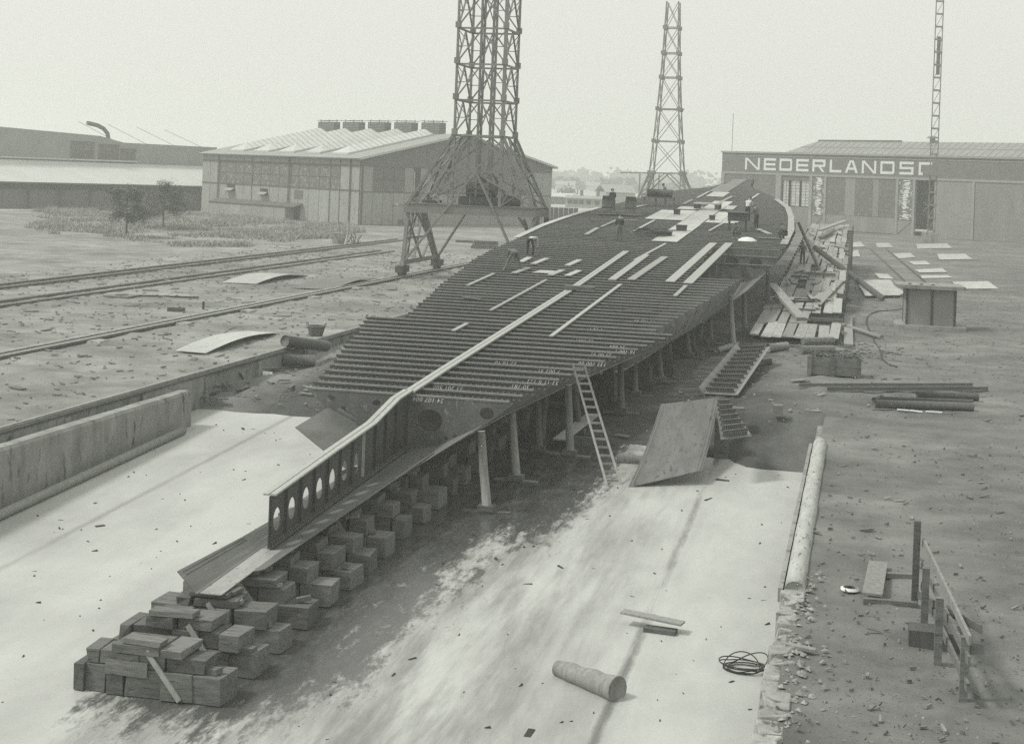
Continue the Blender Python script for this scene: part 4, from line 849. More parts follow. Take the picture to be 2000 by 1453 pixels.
# ------------------------------------------------------------------ left yard
def gplate(pts, sag, label, mt='plate_pale', up=.06): return curved_plate('steel_plate', *[gp(*p) + Vector((0, 0, up + (h_ if False else 0))) for p in pts for h_ in (0,)], sag, label, mt)
gplate(((342, 687), (402, 692), (545, 652), (488, 649)), .24, 'pale arched steel plate lying alone between the crane track and the wall rail')
gplate(((434, 553), (500, 556), (602, 539), (535, 536)), .3, 'arched steel plate with two tones on the yard, left of the tower crane', 'plate_pale')
gplate(((568, 564), (650, 567), (750, 546), (672, 546)), .3, 'twisted grey steel plate lying right against the crane track', 'plate')
rp_ = gp(238, 580); vs, fs = outline_mesh([[(-.75, -1.0), (.8, -.9), (.75, 1.1), (-.7, 1.0)], oval(0, 0, .42, .5)], .08)
b = MB(); b.add([(v.x + rp_.x, v.y + rp_.y, v.z + .07) for v in vs], fs); one(b, 'ring_plate', M['plate'], 'small plate with a round hole lying on the yard at far left', 'steel plate')
b = MB(); b.beam(gp(258, 579) + Vector((0, 0, .06)), gp(388, 583) + Vector((0, 0, .06)), .12, .1); one(b, 'iron_bar', M['steel'], 'long thin bar lying beside the plate with a round hole', 'bar')
b = MB(); b.beam(gp(327, 608) + Vector((0, 0, .12)), gp(361, 609) + Vector((0, 0, .12)), .3, .22); one(b, 'timber_baulk', M['pole_dark'], 'short dark baulk on the yard left of the crane track', 'timber')
b = MB(); a = gp(397, 604); b.tube([a, a + Vector((0, 0, .45))], .07, 6); one(b, 'stake', M['steel'], 'short dark stake standing by the crane track', 'stake')
q = gp(617, 656); e = empty('basket', q); tag(e, 'dark round basket standing on the yard behind the wall rail', 'basket')
b = MB(); n = 16; b.tube([(0, 0, 0), (0, 0, .25), (0, 0, .5)], [.32, .4, .46], n, cap=False); b.add([(.3 * cos(2 * pi * i / n), .3 * sin(2 * pi * i / n), .38) for i in range(n)], [tuple(range(n))]); b.build('basket_body', M['pole_dark'], e, smooth=True)
b = MB(); b.tube([(.47 * cos(t * pi / 10), .47 * sin(t * pi / 10), .5) for t in range(21)], .03, 6, cap=False); b.build('rim', M['timber'], e)
for s_ in (-1, 1): b = MB(); b.tube([(s_ * .46, -.12, .5), (s_ * .5, -.08, .66), (s_ * .5, .08, .66), (s_ * .46, .12, .5)], .02, 6, cap=False); b.build('handle', M['timber'], e)
for a, c, up, lab in (((552, 693), (633, 702), .62, 'upper thick round log resting against the wall under the rail'), ((547, 713), (610, 716), .24, 'lower thick round log at the foot of the wall under the rail')):
    b = MB(); b.tube([gp(*a) + Vector((0, .2, up)), gp(*c) + Vector((0, .2, up))], .27, 14); one(b, 'timber_log', M['pole_dark'], lab, 'log', 'two logs by the wall', True)
q = gp(522, 736); b = MB(); b.tube([q + Vector((-.2, 0, .1)), q + Vector((.22, .05, .12))], [.14, .1], 8); one(b, 'pale_stone', M['white'], 'small white stone among the rubbish below the two logs', 'stone', smooth=True)
BD = [((388, 779), (445, 784)), ((392, 772), (410, 762)), ((405, 776), (428, 769)), ((462, 766), (486, 759)), ((366, 752), (375, 763)), ((415, 760), (450, 757)), ((325, 761), (368, 764)), ((434, 752), (447, 764)), ((545, 748), (565, 747)), ((565, 762), (572, 757)), ((465, 733), (472, 744)), ((510, 724), (540, 722)), ((528, 727), (560, 721)), ((535, 719), (546, 711))]
BL = ['longest board lying crosswise just past the concrete wall end', 'leftmost slanting board past the concrete wall end', 'second slanting board past the concrete wall end', 'lone short board on open earth', 'board leaning on the wall behind the concrete wall end', 'thin board parallel to the wall behind the slanting boards', 'pale plank lying on the strip behind the concrete wall', 'short board pointing at the camera among the slanting boards', 'small board farthest right on the open earth', 'tiny board end by the hull tip', 'board standing against the wall buttress', 'pale board just below the two logs', 'flat board nearest the two logs', 'slanting stick below the two logs']
for k, (a, c) in enumerate(BD):
    p = gp(*a); w = gp(*c); b = MB(); b.beam(p + Vector((0, 0, .08 + .02 * k % .06)), w + Vector((0, 0, .1)), random.uniform(.1, .22), .05)
    one(b, 'board_scrap', M['timber_pale'] if k in (6, 11) else M['timber'], BL[k] + ', by the rail wall', 'board', 'broken boards at the foot of the rail wall')
# grass and saplings before the sheds
def inside(x, y, P):
    c = False
    for (x0, y0), (x1, y1) in zip(P, P[1:] + P[:1]):
        if (y0 > y) != (y1 > y) and x < (x1 - x0) * (y - y0) / (y1 - y0) + x0: c = not c
    return c
GP = [tuple(on_plane(*p)[:2]) for p in ((60, 452), (180, 458), (250, 466), (310, 481), (400, 485), (520, 480), (600, 470), (690, 464), (705, 452), (700, 443), (580, 433), (405, 419), (330, 414), (100, 408))]
bx = [min(p[0] for p in GP), max(p[0] for p in GP), min(p[1] for p in GP), max(p[1] for p in GP)]
vs = []; fs = []; R = random.Random(3)
for k in range(150000):
    x = R.uniform(bx[0], bx[1]); y = R.uniform(bx[2], bx[3])
    if not inside(x + 3.5 * mn.noise(Vector((x * .25, y * .2, 4))), y + 5 * mn.noise(Vector((x * .22, y * .2, 8))), GP): continue
    cl = mn.noise(Vector((x * .12, y * .08, 1))) + .4 * mn.noise(Vector((x * .5, y * .3, 7)))
    if cl < -.3 or R.random() > .55 + cl * 1.2: continue
    h = (.14 + .5 * max(0, cl + .35)) * R.uniform(.3, 1.5); a = R.uniform(0, pi); w = R.uniform(.03, .09); dx, dy = cos(a) * w, sin(a) * w; lx, ly = R.uniform(-.6, .6) * h, R.uniform(-.6, .6) * h
    n = len(vs); vs += [(x - dx, y - dy, 0), (x + dx, y + dy, 0), (x + lx + dx * .5, y + ly + dy * .5, h * .7), (x + lx * 1.6, y + ly * 1.6, h)]; fs += [(n, n + 1, n + 2, n + 3)]
me = bpy.data.meshes.new('tall_grass'); me.from_pydata(vs, [], fs); me.materials.append(M['grass']); o = bpy.data.objects.new('tall_grass', me); COL.objects.link(o)
tag(o, 'rough tall grass and weeds growing before the pale shed', 'grass', kind='stuff')
# thin tufts and weeds on the bare earth
def sapling(base, h, seed, label):
    e = empty('young_tree', base); tag(e, label, 'tree'); R = random.Random(seed)
    b = MB(); tips = []
    b.tube([(0, 0, -.1), (.05, 0, h * .3), (-.03, .04, h * .6), (.04, 0, h * .92)], [.11, .09, .06, .02], 8); b.build('trunk', M['bark'], e, smooth=True)
    b = MB()
    for k in range(36):
        z0 = h * R.uniform(.28, .88); a = R.uniform(0, 2 * pi); r = (1 - abs(z0 / h - .5) * 1.3) * h * R.uniform(.36, .62); pts = [Vector((0, 0, z0)), Vector((cos(a) * r * .5, sin(a) * r * .5, z0 + h * .1)), Vector((cos(a) * r, sin(a) * r, z0 + h * R.uniform(-.02, .14)))]
        b.tube(pts, [.03, .02, .008], 5); tips += [pts[0] + (pts[2] - pts[0]) * t + Vector((0, 0, .06 * h * sin(t * pi))) for t in (.45, .6, .72, .85, .97, 1.08)]
    for k in range(5): a = R.uniform(0, 2 * pi); tips += [Vector((cos(a) * .25 * t, sin(a) * .25 * t, h * (.82 + .06 * t))) for t in range(4)]
    b.build('limbs', M['bark'], e)['kind'] = 'stuff'
    vs = []; fs = []
    for p in tips:
        for k in range(42):
            c = p + Vector((R.gauss(0, .24), R.gauss(0, .24), R.gauss(-.08, .2))); a = R.uniform(0, 2 * pi); l = R.uniform(.11, .22); w = l * .42; dr = R.uniform(-.8, .3)
            u = Vector((cos(a), sin(a), dr)).normalized() * l; v_ = Vector((-sin(a), cos(a), R.uniform(-.6, .6))).normalized() * w
            n = len(vs); vs += [c, c + u * .5 + v_, c + u, c + u * .5 - v_]; fs.append((n, n + 1, n + 2, n + 3))
    b = MB(); b.add(vs, fs); b.build('crown', M['leaf'], e)['kind'] = 'stuff'
sapling(on_plane(246, 463), 5.4, 4, 'left one of two young leafy trees at the edge of the grass')
sapling(on_plane(318, 448), 5.9, 9, 'right one of two young leafy trees, standing farther back in the grass')
# small things by the far tracks
q = on_plane(679, 477); b = MB()
for k in range(26): a = q + Vector((R.uniform(-1.2, 1.3), R.uniform(-.6, .6), .05)); b.beam(a, a + Vector((R.uniform(-.8, .8), R.uniform(-.3, .3), R.uniform(.3, 1.2))), .07, .07)
o = one(b, 'scrap_heap', M['scrap'], 'tangled heap of scrap bars beside the far track', 'scrap'); o['kind'] = 'stuff'
b = MB(); q = on_plane(663, 476); b.box(q.x - .7, q.x + .7, q.y - .4, q.y + .4, 0, 1.1); b.box(q.x - .75, q.x + .75, q.y - .45, q.y + .45, 1.1, 1.16); one(b, 'crate', M['wallconc'], 'grey crate left of the scrap heap by the far track', 'crate')
pole(on_plane(674, 479), at_y(682, 444, on_plane(674, 479).y + .5), .13, 'timber_pale', 'pale stake leaning in the scrap heap by the far track', 'stake')
for k, (p, w, d, h_, lab) in enumerate((((945, 486), 2.6, 1.2, .9, 'pile of timbers on the yard just left of the ship, below the crane'), ((775, 440), 1.6, 1, 1.0, 'low dark pile of timbers near the foot of the shed gable'), ((905, 474), 1.6, .5, .4, 'flat board pile left of the timber pile under the crane'))):
    q = on_plane(*p); e = empty('timber_pile', q, .2); tag(e, lab, 'timber pile'); n = 5
    for r_ in range(max(1, int(h_ / .3))):
        for j in range(3): b = MB(); b.box(-w / 2 + R.uniform(-.4, .3), w / 2 + R.uniform(-.3, .4), -d / 2 + j * d / 3, -d / 2 + (j + .9) * d / 3, r_ * .3, r_ * .3 + .27); b.build('timber', M['timber'], e)
b = MB(); b.tube([on_plane(916, 439) + Vector((0, 0, .3)), on_plane(1040, 434) + Vector((0, 0, .3))], .3, 12); one(b, 'long_pipe', M['plate_pale'], 'long pale pipe on the ground at the foot of the shed gable', 'pipe', smooth=True)

# ------------------------------------------------------------------ right yard
hut = empty('machine_hut', (2.75, 97.9, 0), .06); tag(hut, 'small square cabin with a flat overhanging lid on a low plinth at the right', 'hut')
b = MB(); b.box(-.55, 3.6, -.5, 2.9, -.05, .2); b.build('plinth', M['wallconc'], hut)
for x0, x1, y0_, y1_ in ((0, 3.0, .02, .1), (0, 3.0, 2.2, 2.3), (.02, .1, .12, 2.18), (2.9, 2.98, .12, 2.18)): b = MB(); b.box(x0 + .1 if x1 > 1 and x0 == 0 else x0, x1 - .1 if x1 == 3.0 else x1, y0_, y1_, .2, 2.45); b.build('wall_board', M['door'], hut)
for x in (0, 1.5, 2.88):
    for y_ in (-.03, 2.22): b = MB(); b.box(x, x + .14, y_, y_ + .13, .2, 2.45); b.build('corner_post', M['steel'], hut)
b = MB(); b.box(-.6, 3.5, -.5, 2.8, 2.46, 2.68); b.build('lid', M['wallconc'], hut)
for x in (.2, .9, 1.6): b = MB(); b.tube([(x, .2, 2.68), (x, .2, 2.75)], .1, 8); b.build('bolt', M['steel'], hut)
q = gp(1577, 733); cr = empty('scrap_crate', (q.x, q.y, 0), .03); tag(cr, 'large wooden crate heaped with iron scrap on the right yard', 'crate')
for x0, x1, y0_, y1_ in ((0, 2.35, -.05, .03), (0, 2.35, 1.17, 1.25), (-.02, .06, .04, 1.16), (2.29, 2.37, .04, 1.16)):
    for r_ in range(2): b = MB(); b.box(x0, x1, y0_ + r_ * .006, y1_, .06 + r_ * .4, .06 + r_ * .4 + .385); b.build('side_board', M['timber'], cr)
for x in (.0, 1.02, 2.2): b = MB(); b.box(x, x + .17, -.1, -.052, 0, .9); b.build('batten', M['timber'], cr)
b = MB(); b.box(.06, 2.29, .03, 1.17, .05, .1); b.build('floor', M['timber'], cr)
b = MB()
for k in range(170): a = Vector((R.uniform(.1, 2.25), R.uniform(.06, 1.14), R.uniform(.6, .98) - .0)); a.z = .72 + R.uniform(0, .28); b.beam(a, a + Vector((R.uniform(-.25, .25), R.uniform(-.15, .15), R.uniform(-.08, .12))), R.uniform(.03, .08), .03)
b.build('iron_scrap', M['scrap'], cr)['kind'] = 'stuff'
for a, c, h_, lab in (((1560, 757), (1900, 756), .14, 'rear one of two long angle bars lying on the right yard'), ((1615, 765), (1930, 764), .16, 'front one of two long angle bars lying on the right yard')):
    b = MB(); p = gp(*a); w = gp(*c); b.beam(p + Vector((0, 0, .03)), w + Vector((0, 0, .03)), .2, .02); b.beam(p + Vector((0, .1, .1)), w + Vector((0, .1, .1)), .02, h_); one(b, 'angle_bar', M['plate'], lab, 'bar')
for k, (a, c, r_, z_, mt_, lab) in enumerate((((1708, 797), (1900, 803), .17, 0, 'pole_dark', 'thickest pipe, front of the heap of pipes at the right edge'), ((1720, 786), (1900, 792), .1, .05, 'steel', 'thin bar behind the thickest pipe at the right edge'), ((1790, 780), (1910, 784), .16, .02, 'steel', 'dark pipe at the back of the pipe heap at the right edge'), ((1706, 786), (1722, 780), .09, .02, 'steel', 'short stub at the left end of the pipe heap'))):
    b = MB(); b.tube([gp(*a) + Vector((0, 0, r_ + z_)), gp(*c) + Vector((0, 0, r_ + z_))], r_, 10); one(b, 'iron_pipe', M[mt_], lab, 'pipe', smooth=True)
for k, (a, c, lab) in enumerate((((1752, 802), (1775, 804), 'left white lath below the pipe heap'), ((1777, 804), (1802, 807), 'middle white lath below the pipe heap'), ((1808, 806), (1840, 808), 'right white lath below the pipe heap'))):
    b = MB(); b.beam(gp(*a) + Vector((0, 0, .05)), gp(*c) + Vector((0, 0, .05)), .15, .03); one(b, 'lath', M['white'], lab, 'lath')
PL = [((1672, 551), (1690, 582), (1765, 581), (1738, 549)), ((1740, 574), (1745, 582), (1768, 580), (1752, 569)), ((1708, 536), (1718, 546), (1745, 546), (1735, 537)), ((1655, 493), (1656, 503), (1680, 503), (1676, 490)), ((1655, 476), (1655, 484), (1690, 483), (1680, 473)), ((1744, 497), (1756, 506), (1788, 504), (1778, 495)), ((1775, 512), (1785, 519), (1818, 518), (1808, 511)), ((1786, 528), (1796, 534), (1850, 533), (1840, 526)), ((1790, 478), (1792, 487), (1860, 486), (1850, 477)), ((1798, 540), (1800, 545), (1860, 544), (1850, 539)), ((1710, 476), (1714, 484), (1745, 484), (1735, 475)), ((1830, 498), (1835, 508), (1900, 508), (1885, 497)), ((1860, 552), (1875, 566), (1950, 565), (1930, 551))]
PLW = ['largest pale plate of the stack where the barked log comes down', 'small upturned plate corner on the right end of the plate stack', 'pale plate behind the plate stack by the log foot', 'pale plate on the ground beside the far part of the staging', 'farthest pale plate against the staging side', 'pale plate right of the narrow track, middle distance', 'narrow pale plate right of the narrow track, nearer than the middle one', 'pale plate behind the cabin lid', 'long pale plate near the foot of the lattice mast', 'thin pale plate just behind the cabin', 'far pale plate between staging and mast', 'pale plate right of the lattice mast', 'pale plate on the ground to the right behind the cabin']
for k, (P, lab) in enumerate(zip(PL, PLW)):
    b = MB(); up = .12 if k == 0 else .06
    b.slab([on_plane(*p) + Vector((0, 0, up + (.25 if k == 1 and i > 1 else 0) + R.uniform(0, .06))) for i, p in enumerate(P)], .03); one(b, 'steel_plate', M['plate_pale'], lab, 'steel plate')
b = MB(); b.slab([on_plane(*p) + Vector((0, 0, .22)) for p in ((1690, 566), (1703, 582), (1758, 582), (1750, 566))], .03); one(b, 'steel_plate', M['plate_pale'], 'upper plate lying on the stack where the barked log comes down', 'steel plate')
tk = empty('rail_track', (0, 0, 0)); tag(tk, 'narrow works track running to the cabin on the right yard', 'railway track')
for a, c in (((1700, 487), (1780, 562)), ((1730, 486), (1812, 556))): b = MB(); b.beam(on_plane(*a) + Vector((0, 0, .07)), on_plane(*c) + Vector((0, 0, .07)), .09, .12); b.build('rail', M['rail_side'], tk)
b = MB(); b.tube([gp(*p) + Vector((0, 0, .04)) for p in ((1775, 603), (1745, 607), (1716, 609), (1702, 613), (1693, 622), (1692, 632), (1697, 645), (1705, 655), (1707, 668), (1715, 678), (1721, 690), (1722, 702), (1735, 713), (1752, 718))], .035, 6, cap=False); one(b, 'cable', M['rope'], 'dark cable winding over the earth from the cabin', 'cable')
b = MB(); a = gp(1509, 823); b.box(a.x, a.x + .35, a.y, a.y + .4, -.03, .33); one(b, 'timber_block', M['timber'], 'lone squared timber block on the earth right of the short framed panel', 'timber')
# trestle at the lower right corner
tr = empty('timber_trestle', (1.35, 33, 0)); tag(tr, 'dark timber trestle with crossing rails at the lower right corner', 'trestle')
TO = Vector((1.35, 33, 0))
for (x, y_, h_) in ((1.33, 33.1, 1.75), (1.45, 31.2, 1.25), (1.62, 29.2, 1.2), (1.95, 27.2, 1.1)): b = MB(); b.box(x - .07 - TO.x, x + .07 - TO.x, y_ - .07 - TO.y, y_ + .07 - TO.y, -.05, h_); b.build('post', M['timber'], tr)
for z0, z1 in ((1.3, 1.15), (.85, .8), (.4, .35)): b = MB(); b.beam(Vector((1.47, 33.2, z0)) - TO, Vector((2.0, 26.8, z1)) - TO, .05, .16); b.build('side_rail', M['timber'] if z0 < 1 else M['pole'], tr)
b = MB(); b.beam(Vector((1.38, 33.2, .2)) - TO, Vector((2.2, 27.2, 1.25)) - TO, .05, .14); b.build('brace', M['timber'], tr)
for a, c, w, lab, mt_ in (((1729, 1128), (1786, 1131), .14, 'rear squared timber running from the pale plank to the trestle', 'timber'), ((1686, 1178), (1792, 1187), .15, 'front squared timber running from the pale plank to the trestle', 'timber')):
    b = MB(); b.beam(gp(*a) + Vector((0, 0, .06)), gp(*c) + Vector((0, 0, .06)), w, .12); one(b, 'timber_baulk', M[mt_], lab, 'timber')
b = MB(); b.beam(gp(1703, 1176) + Vector((0, 0, .16)), gp(1715, 1108) + Vector((0, 0, .12)), .42, .05); one(b, 'plank', M['pole'], 'broad pale plank lying across two timbers at the lower right', 'plank')
b = MB(); q = gp(1660, 1153); b.tube([q + Vector((0, 0, .02)), q + Vector((0, 0, .06)), q + Vector((0, 0, .075))], [.2, .2, .15], 18); one(b, 'lid', M['white'], 'round white lid lying on the earth by the stone edge', 'lid', smooth=True)
b = MB(); q = gp(1800, 1255); b.box(q.x - .25, q.x + .9, q.y - .3, q.y + .3, -.05, .3); one(b, 'timber_block', M['pole_dark'], 'dark low block under the near end of the trestle', 'timber')
b = MB(); q = gp(1545, 1270); b.beam(q + Vector((-.1, 0, .1)), q + Vector((.45, -.05, .06)), .16, .06); one(b, 'board_scrap', M['pole'], 'short pale board end beside the crumbled stone edge', 'board')
# things on the concrete at the right
b = MB(); b.beam(gp(1215, 1222) + Vector((0, 0, .36)), gp(1333, 1242) + Vector((0, 0, .3)), .34, .05); one(b, 'plank', M['pole'], 'short plank tilted over a low block on the pale concrete', 'plank')
b = MB(); b.beam(gp(1256, 1242) + Vector((0, .25, .09)), gp(1318, 1250) + Vector((0, .25, .09)), .3, .16); one(b, 'timber_baulk', M['pole_dark'], 'low dark block under the tilted plank on the concrete', 'timber')
b = MB(); q = gp(1275, 1210); b.box(q.x - .06, q.x + .06, q.y - .05, q.y + .07, q.z, q.z + .12); one(b, 'small_block', M['pole_dark'], 'tiny dark cube on the concrete above the tilted plank', 'timber')
b = MB(); b.tube([gp(1088, 1322) + Vector((.19 * i_, -.13 * i_, .2 + .01 * (i_ % 3))) for i_ in range(9)], [.17 + .012 * i_ + .012 * ((i_ * 7) % 3) for i_ in range(9)], 14); one(b, 'timber_log', M['pole'], 'thick pale log lying on the concrete at the bottom centre', 'log', smooth=True)
b = MB()
for k in range(6):
    c = gp(1455, 1312) + Vector((R.uniform(-.12, .12), R.uniform(-.1, .1), 0)); r_ = R.uniform(.38, .6)
    b.tube([c + Vector((r_ * cos(t * pi / 14), r_ * .8 * sin(t * pi / 14), .05 + .02 * k + (.3 if k < 2 else .08) * max(0, sin(t * pi / 14 + k)))) for t in range(29)], .014, 6, cap=False)
o = one(b, 'wire_rope', M['rope'], 'loose coil of dark wire rope on the concrete at the lower right', 'rope'); o['kind'] = 'stuff'
for a, c, lab in (((1555, 1050), (1562, 998), 'left one of two short pipes leaning along the stone edge'), ((1563, 1048), (1570, 1000), 'right one of two short pipes leaning along the stone edge')):
    q = gp(*a); b = MB(); b.tube([q + Vector((.0, 0, .12)), at_y(c[0], c[1], q.y + 3.2)], .09, 10); one(b, 'iron_pipe', M['pole_dark'], lab, 'pipe', smooth=True)
b = MB(); b.tube([gp(1572, 912) + Vector((0, 0, .1)), gp(1580, 950) + Vector((0, 0, .3))], .03, 6); one(b, 'iron_rod', M['rope'], 'thin rod leaning at the far end of the stone edge', 'rod')

# small litter strewn over the ground
def litter(name, label, n, zone, smin, smax, mt_, seed):
    R = random.Random(seed); b = MB()
    for k in range(n):
        x, y_ = zone(R); z = terrain(x, y_) + (rough_z(x, y_) if terrain(x, y_) == 0 else 0); l = R.uniform(smin, smax) * (1 + 2 * (R.random() < .08)); a = R.uniform(0, pi); w = l * R.uniform(.12, .5)
        b.beam((x - cos(a) * l / 2, y_ - sin(a) * l / 2, z + .015 + R.uniform(0, .03)), (x + cos(a) * l / 2, y_ + sin(a) * l / 2, z + .02 + R.uniform(0, .06)), w, R.uniform(.015, .06))
    tag(b.build(name, M[mt_]), label, 'litter', kind='stuff')
litter('wood_chips', 'pale wood chips strewn over the right yard', 1300, lambda R: (R.uniform(-1.0, 12), 24 + 110 * R.random() ** 1.5), .02, .1, 'pole', 11)
litter('dark_chips', 'dark chips and scraps strewn over the right yard', 1300, lambda R: (R.uniform(-1.0, 12), 24 + 110 * R.random() ** 1.5), .02, .12, 'scrap', 12)
litter('yard_litter', 'dark scraps strewn over the left yard', 2200, lambda R: (R.uniform(-60, -26.5), 45 + 110 * R.random()), .08, .3, 'scrap', 13)
litter('pale_litter', 'pale scraps strewn over the left yard', 900, lambda R: (R.uniform(-60, -26.5), 45 + 110 * R.random()), .06, .35, 'pole', 14)
litter('slip_litter', 'scraps strewn over the earth beside the ship', 500, lambda R: (R.choice((R.uniform(-25.7, -21), R.uniform(-9, -1.3))), R.uniform(58, 86)), .05, .25, 'pole', 15)
litter('staging_litter', 'small rubbish at the front corner of the staging', 160, lambda R: (R.gauss(-.6, 1.4), R.gauss(82, 2.5)), .08, .4, 'scrap', 16)
R = random.Random(31); b = MB()
for k in range(6500):
    if k % 3: x, y_ = R.uniform(-.8, 9), 22 + 60 * R.random() ** 1.8
    else: x, y_ = R.uniform(-42, -26.5), 48 + 50 * R.random()
    r_ = R.uniform(.008, .032) * (1 + (R.random() < .05)); z_ = rough_z(x, y_); a_ = R.uniform(0, 6)
    b.add([(x + r_ * cos(a_), y_ + r_ * sin(a_), z_), (x + r_ * cos(a_ + 2.2), y_ + r_ * sin(a_ + 2.2), z_), (x + r_ * cos(a_ + 4.1), y_ + r_ * sin(a_ + 4.1), z_), (x, y_, z_ + r_ * .9)], [(0, 1, 3), (1, 2, 3), (2, 0, 3)], k % 2)
tag(b.build('pebbles', [M['stone'], M['scrap']]), 'small stones scattered on the bare yard', 'pebbles', kind='stuff')
litter('concrete_specks', 'small dark specks and clinker lying on the pale concrete', 260, lambda R: (R.choice((R.uniform(-25, -17), R.uniform(-11, -1.6))), R.uniform(24, 56)), .03, .16, 'dark', 17)

# ------------------------------------------------------------------ cranes
def member(e, name, p, q, w, h=None, mt='crane', up=(0, 0, 1)):
    b = MB(); b.beam(p, q, w, h or w, up); return b.build(name, M[mt], e)
def lat(e, name, p, q, w, bar=.09):     # a built-up member: two thin angles with lacing
    p, q = Vector(p), Vector(q); d = (q - p).normalized(); a = d.cross(Vector((0, 0, 1)) if abs(d.z) < .9 else Vector((0, 1, 0))).normalized() * (w / 2)
    b = MB(); b.beam(p - a, q - a, bar, bar); b.beam(p + a, q + a, bar, bar); n = max(2, int((q - p).length / (w * 1.4)))
    for i in range(n):
        s_ = 1 if i % 2 else -1; b.beam(p + (q - p) * (i / n) + a * s_, p + (q - p) * ((i + 1) / n) - a * s_, bar * .5, bar * .3)
    return b.build(name, M['crane'], e)
cr = empty('tower_crane', (-30.8, 123.5, 0)); tag(cr, 'big lattice tower crane on a travelling gantry, straddling the left side of the ship', 'crane')
XL, XR, YF, YB, YBB = -4.8, 5.6, -6.2, -.9, 3.7           # gantry corners in the crane's own space
for sx, xb, xt in ((-1, -4.8, -4.7), (1, 4.8, 5.7)):
    for yb, yt in ((YF - .3, YF + .4), (YBB, YB - .2)):
        member(cr, 'gantry_leg', (xb, yb, 1.0), (xt, yt, 5.2), .27, .25); member(cr, 'gantry_leg', (xb, yb + (.9 if yb < 0 else -.9), 1.0), (xt, yt + (1.3 if yb < 0 else -1.0), 5.2), .2, .18)
        b = MB(); b.box(xb - .32, xb + .32, yb - .9, yb + .9, .42, .95); b.build('bogie', M['steel'], cr)
        for dy in (-.55, .55):
            b = MB(); b.tube([(xb - .13, yb + dy, .52), (xb + .13, yb + dy, .52)], .36, 16); b.build('wheel', M['steel'], cr, smooth=False)
        b = MB(); b.hexa([(xb - .2, yb - .3, .952), (xb + .2, yb - .3, .952), (xb + .2, yb + .3, .952), (xb - .2, yb + .3, .952), (xb - .14, yb - .2, 1.35), (xb + .14, yb - .2, 1.35), (xb + .14, yb + .2, 1.35), (xb - .14, yb + .2, 1.35)]); b.build('bogie_saddle', M['crane'], cr)
    member(cr, 'sill_beam', (xb, YF - .3, 1.2), (xb, YBB, 1.2), .22, .36)
    for a, c in (((YF - .1, 1.2), (-3.2, 5.2)), ((YBB - .2, 1.2), (-3.2, 5.2)), ((YF + .1, 3.1), (YBB - 2.2, 3.1)), ((YF + .3, 5.0), (-1.4, 1.3)), ((YB - .4, 5.0), (-3.6, 1.3)), ((YF + .1, 3.1), (-3.2, 5.1)), ((YBB - 2.2, 3.1), (-1.2, 1.3))):
        member(cr, 'brace', (xb, a[0], a[1]), ((xb + xt) / 2, c[0], c[1]), .16, .14)
for y_ in (YF + .2, YB): member(cr, 'platform_beam', (-5.0, y_, 5.5), (5.75, y_, 5.5), .28, .68)
for x in (-4.8, -1.1, 2.7, 5.5): member(cr, 'platform_beam', (x, YF + .36, 5.47), (x, YB - .16, 5.47), .22, .6)
b = MB()
for k in range(22): x = -4.9 + k * .48; b.box(x, x + .45, YF, YB + .3, 5.855, 5.91)
b.build('platform_floor', M['timber'], cr)['kind'] = 'stuff'
for y_ in (YF + .5, ):
    member(cr, 'platform_bracket', (-4.9, y_ + .4, 5.6), (-5.6, y_ - .2, 5.75), .2, .16, 'plate_pale')
TX0, TX1, TY0, TY1 = -1.15, 2.75, -5.7, -1.1
LV = [11.45, 14.25, 17.1, 19.95, 22.8, 25.65]
for x in (TX0, TX1):
    for y_ in (TY0, TY1):
        member(cr, 'tower_leg', (x, y_, 5.9), (x, y_, 25.8), .27 if (x, y_) == (TX1, TY0) else .17, .2)
        xt, yt = (-4.7 if x < 0 else 5.5), (YF + .3 if y_ < -3 else YB - .1)
        member(cr, 'flared_leg', (x, y_, 11.6), (xt, yt, 5.9), .26, .22); member(cr, 'flared_leg', (x + (.1 if x < 0 else -.1), y_, 11.3), (xt * .86, yt, 5.9), .14, .12)
for x in (.3, 1.3):
    for y_ in (-3.9, -2.9): member(cr, 'hoist_mast', (x, y_, 5.9), (x, y_, 25.8), .17, .17)
cs = [(TX0, TY0), (TX1, TY0), (TX1, TY1), (TX0, TY1)]
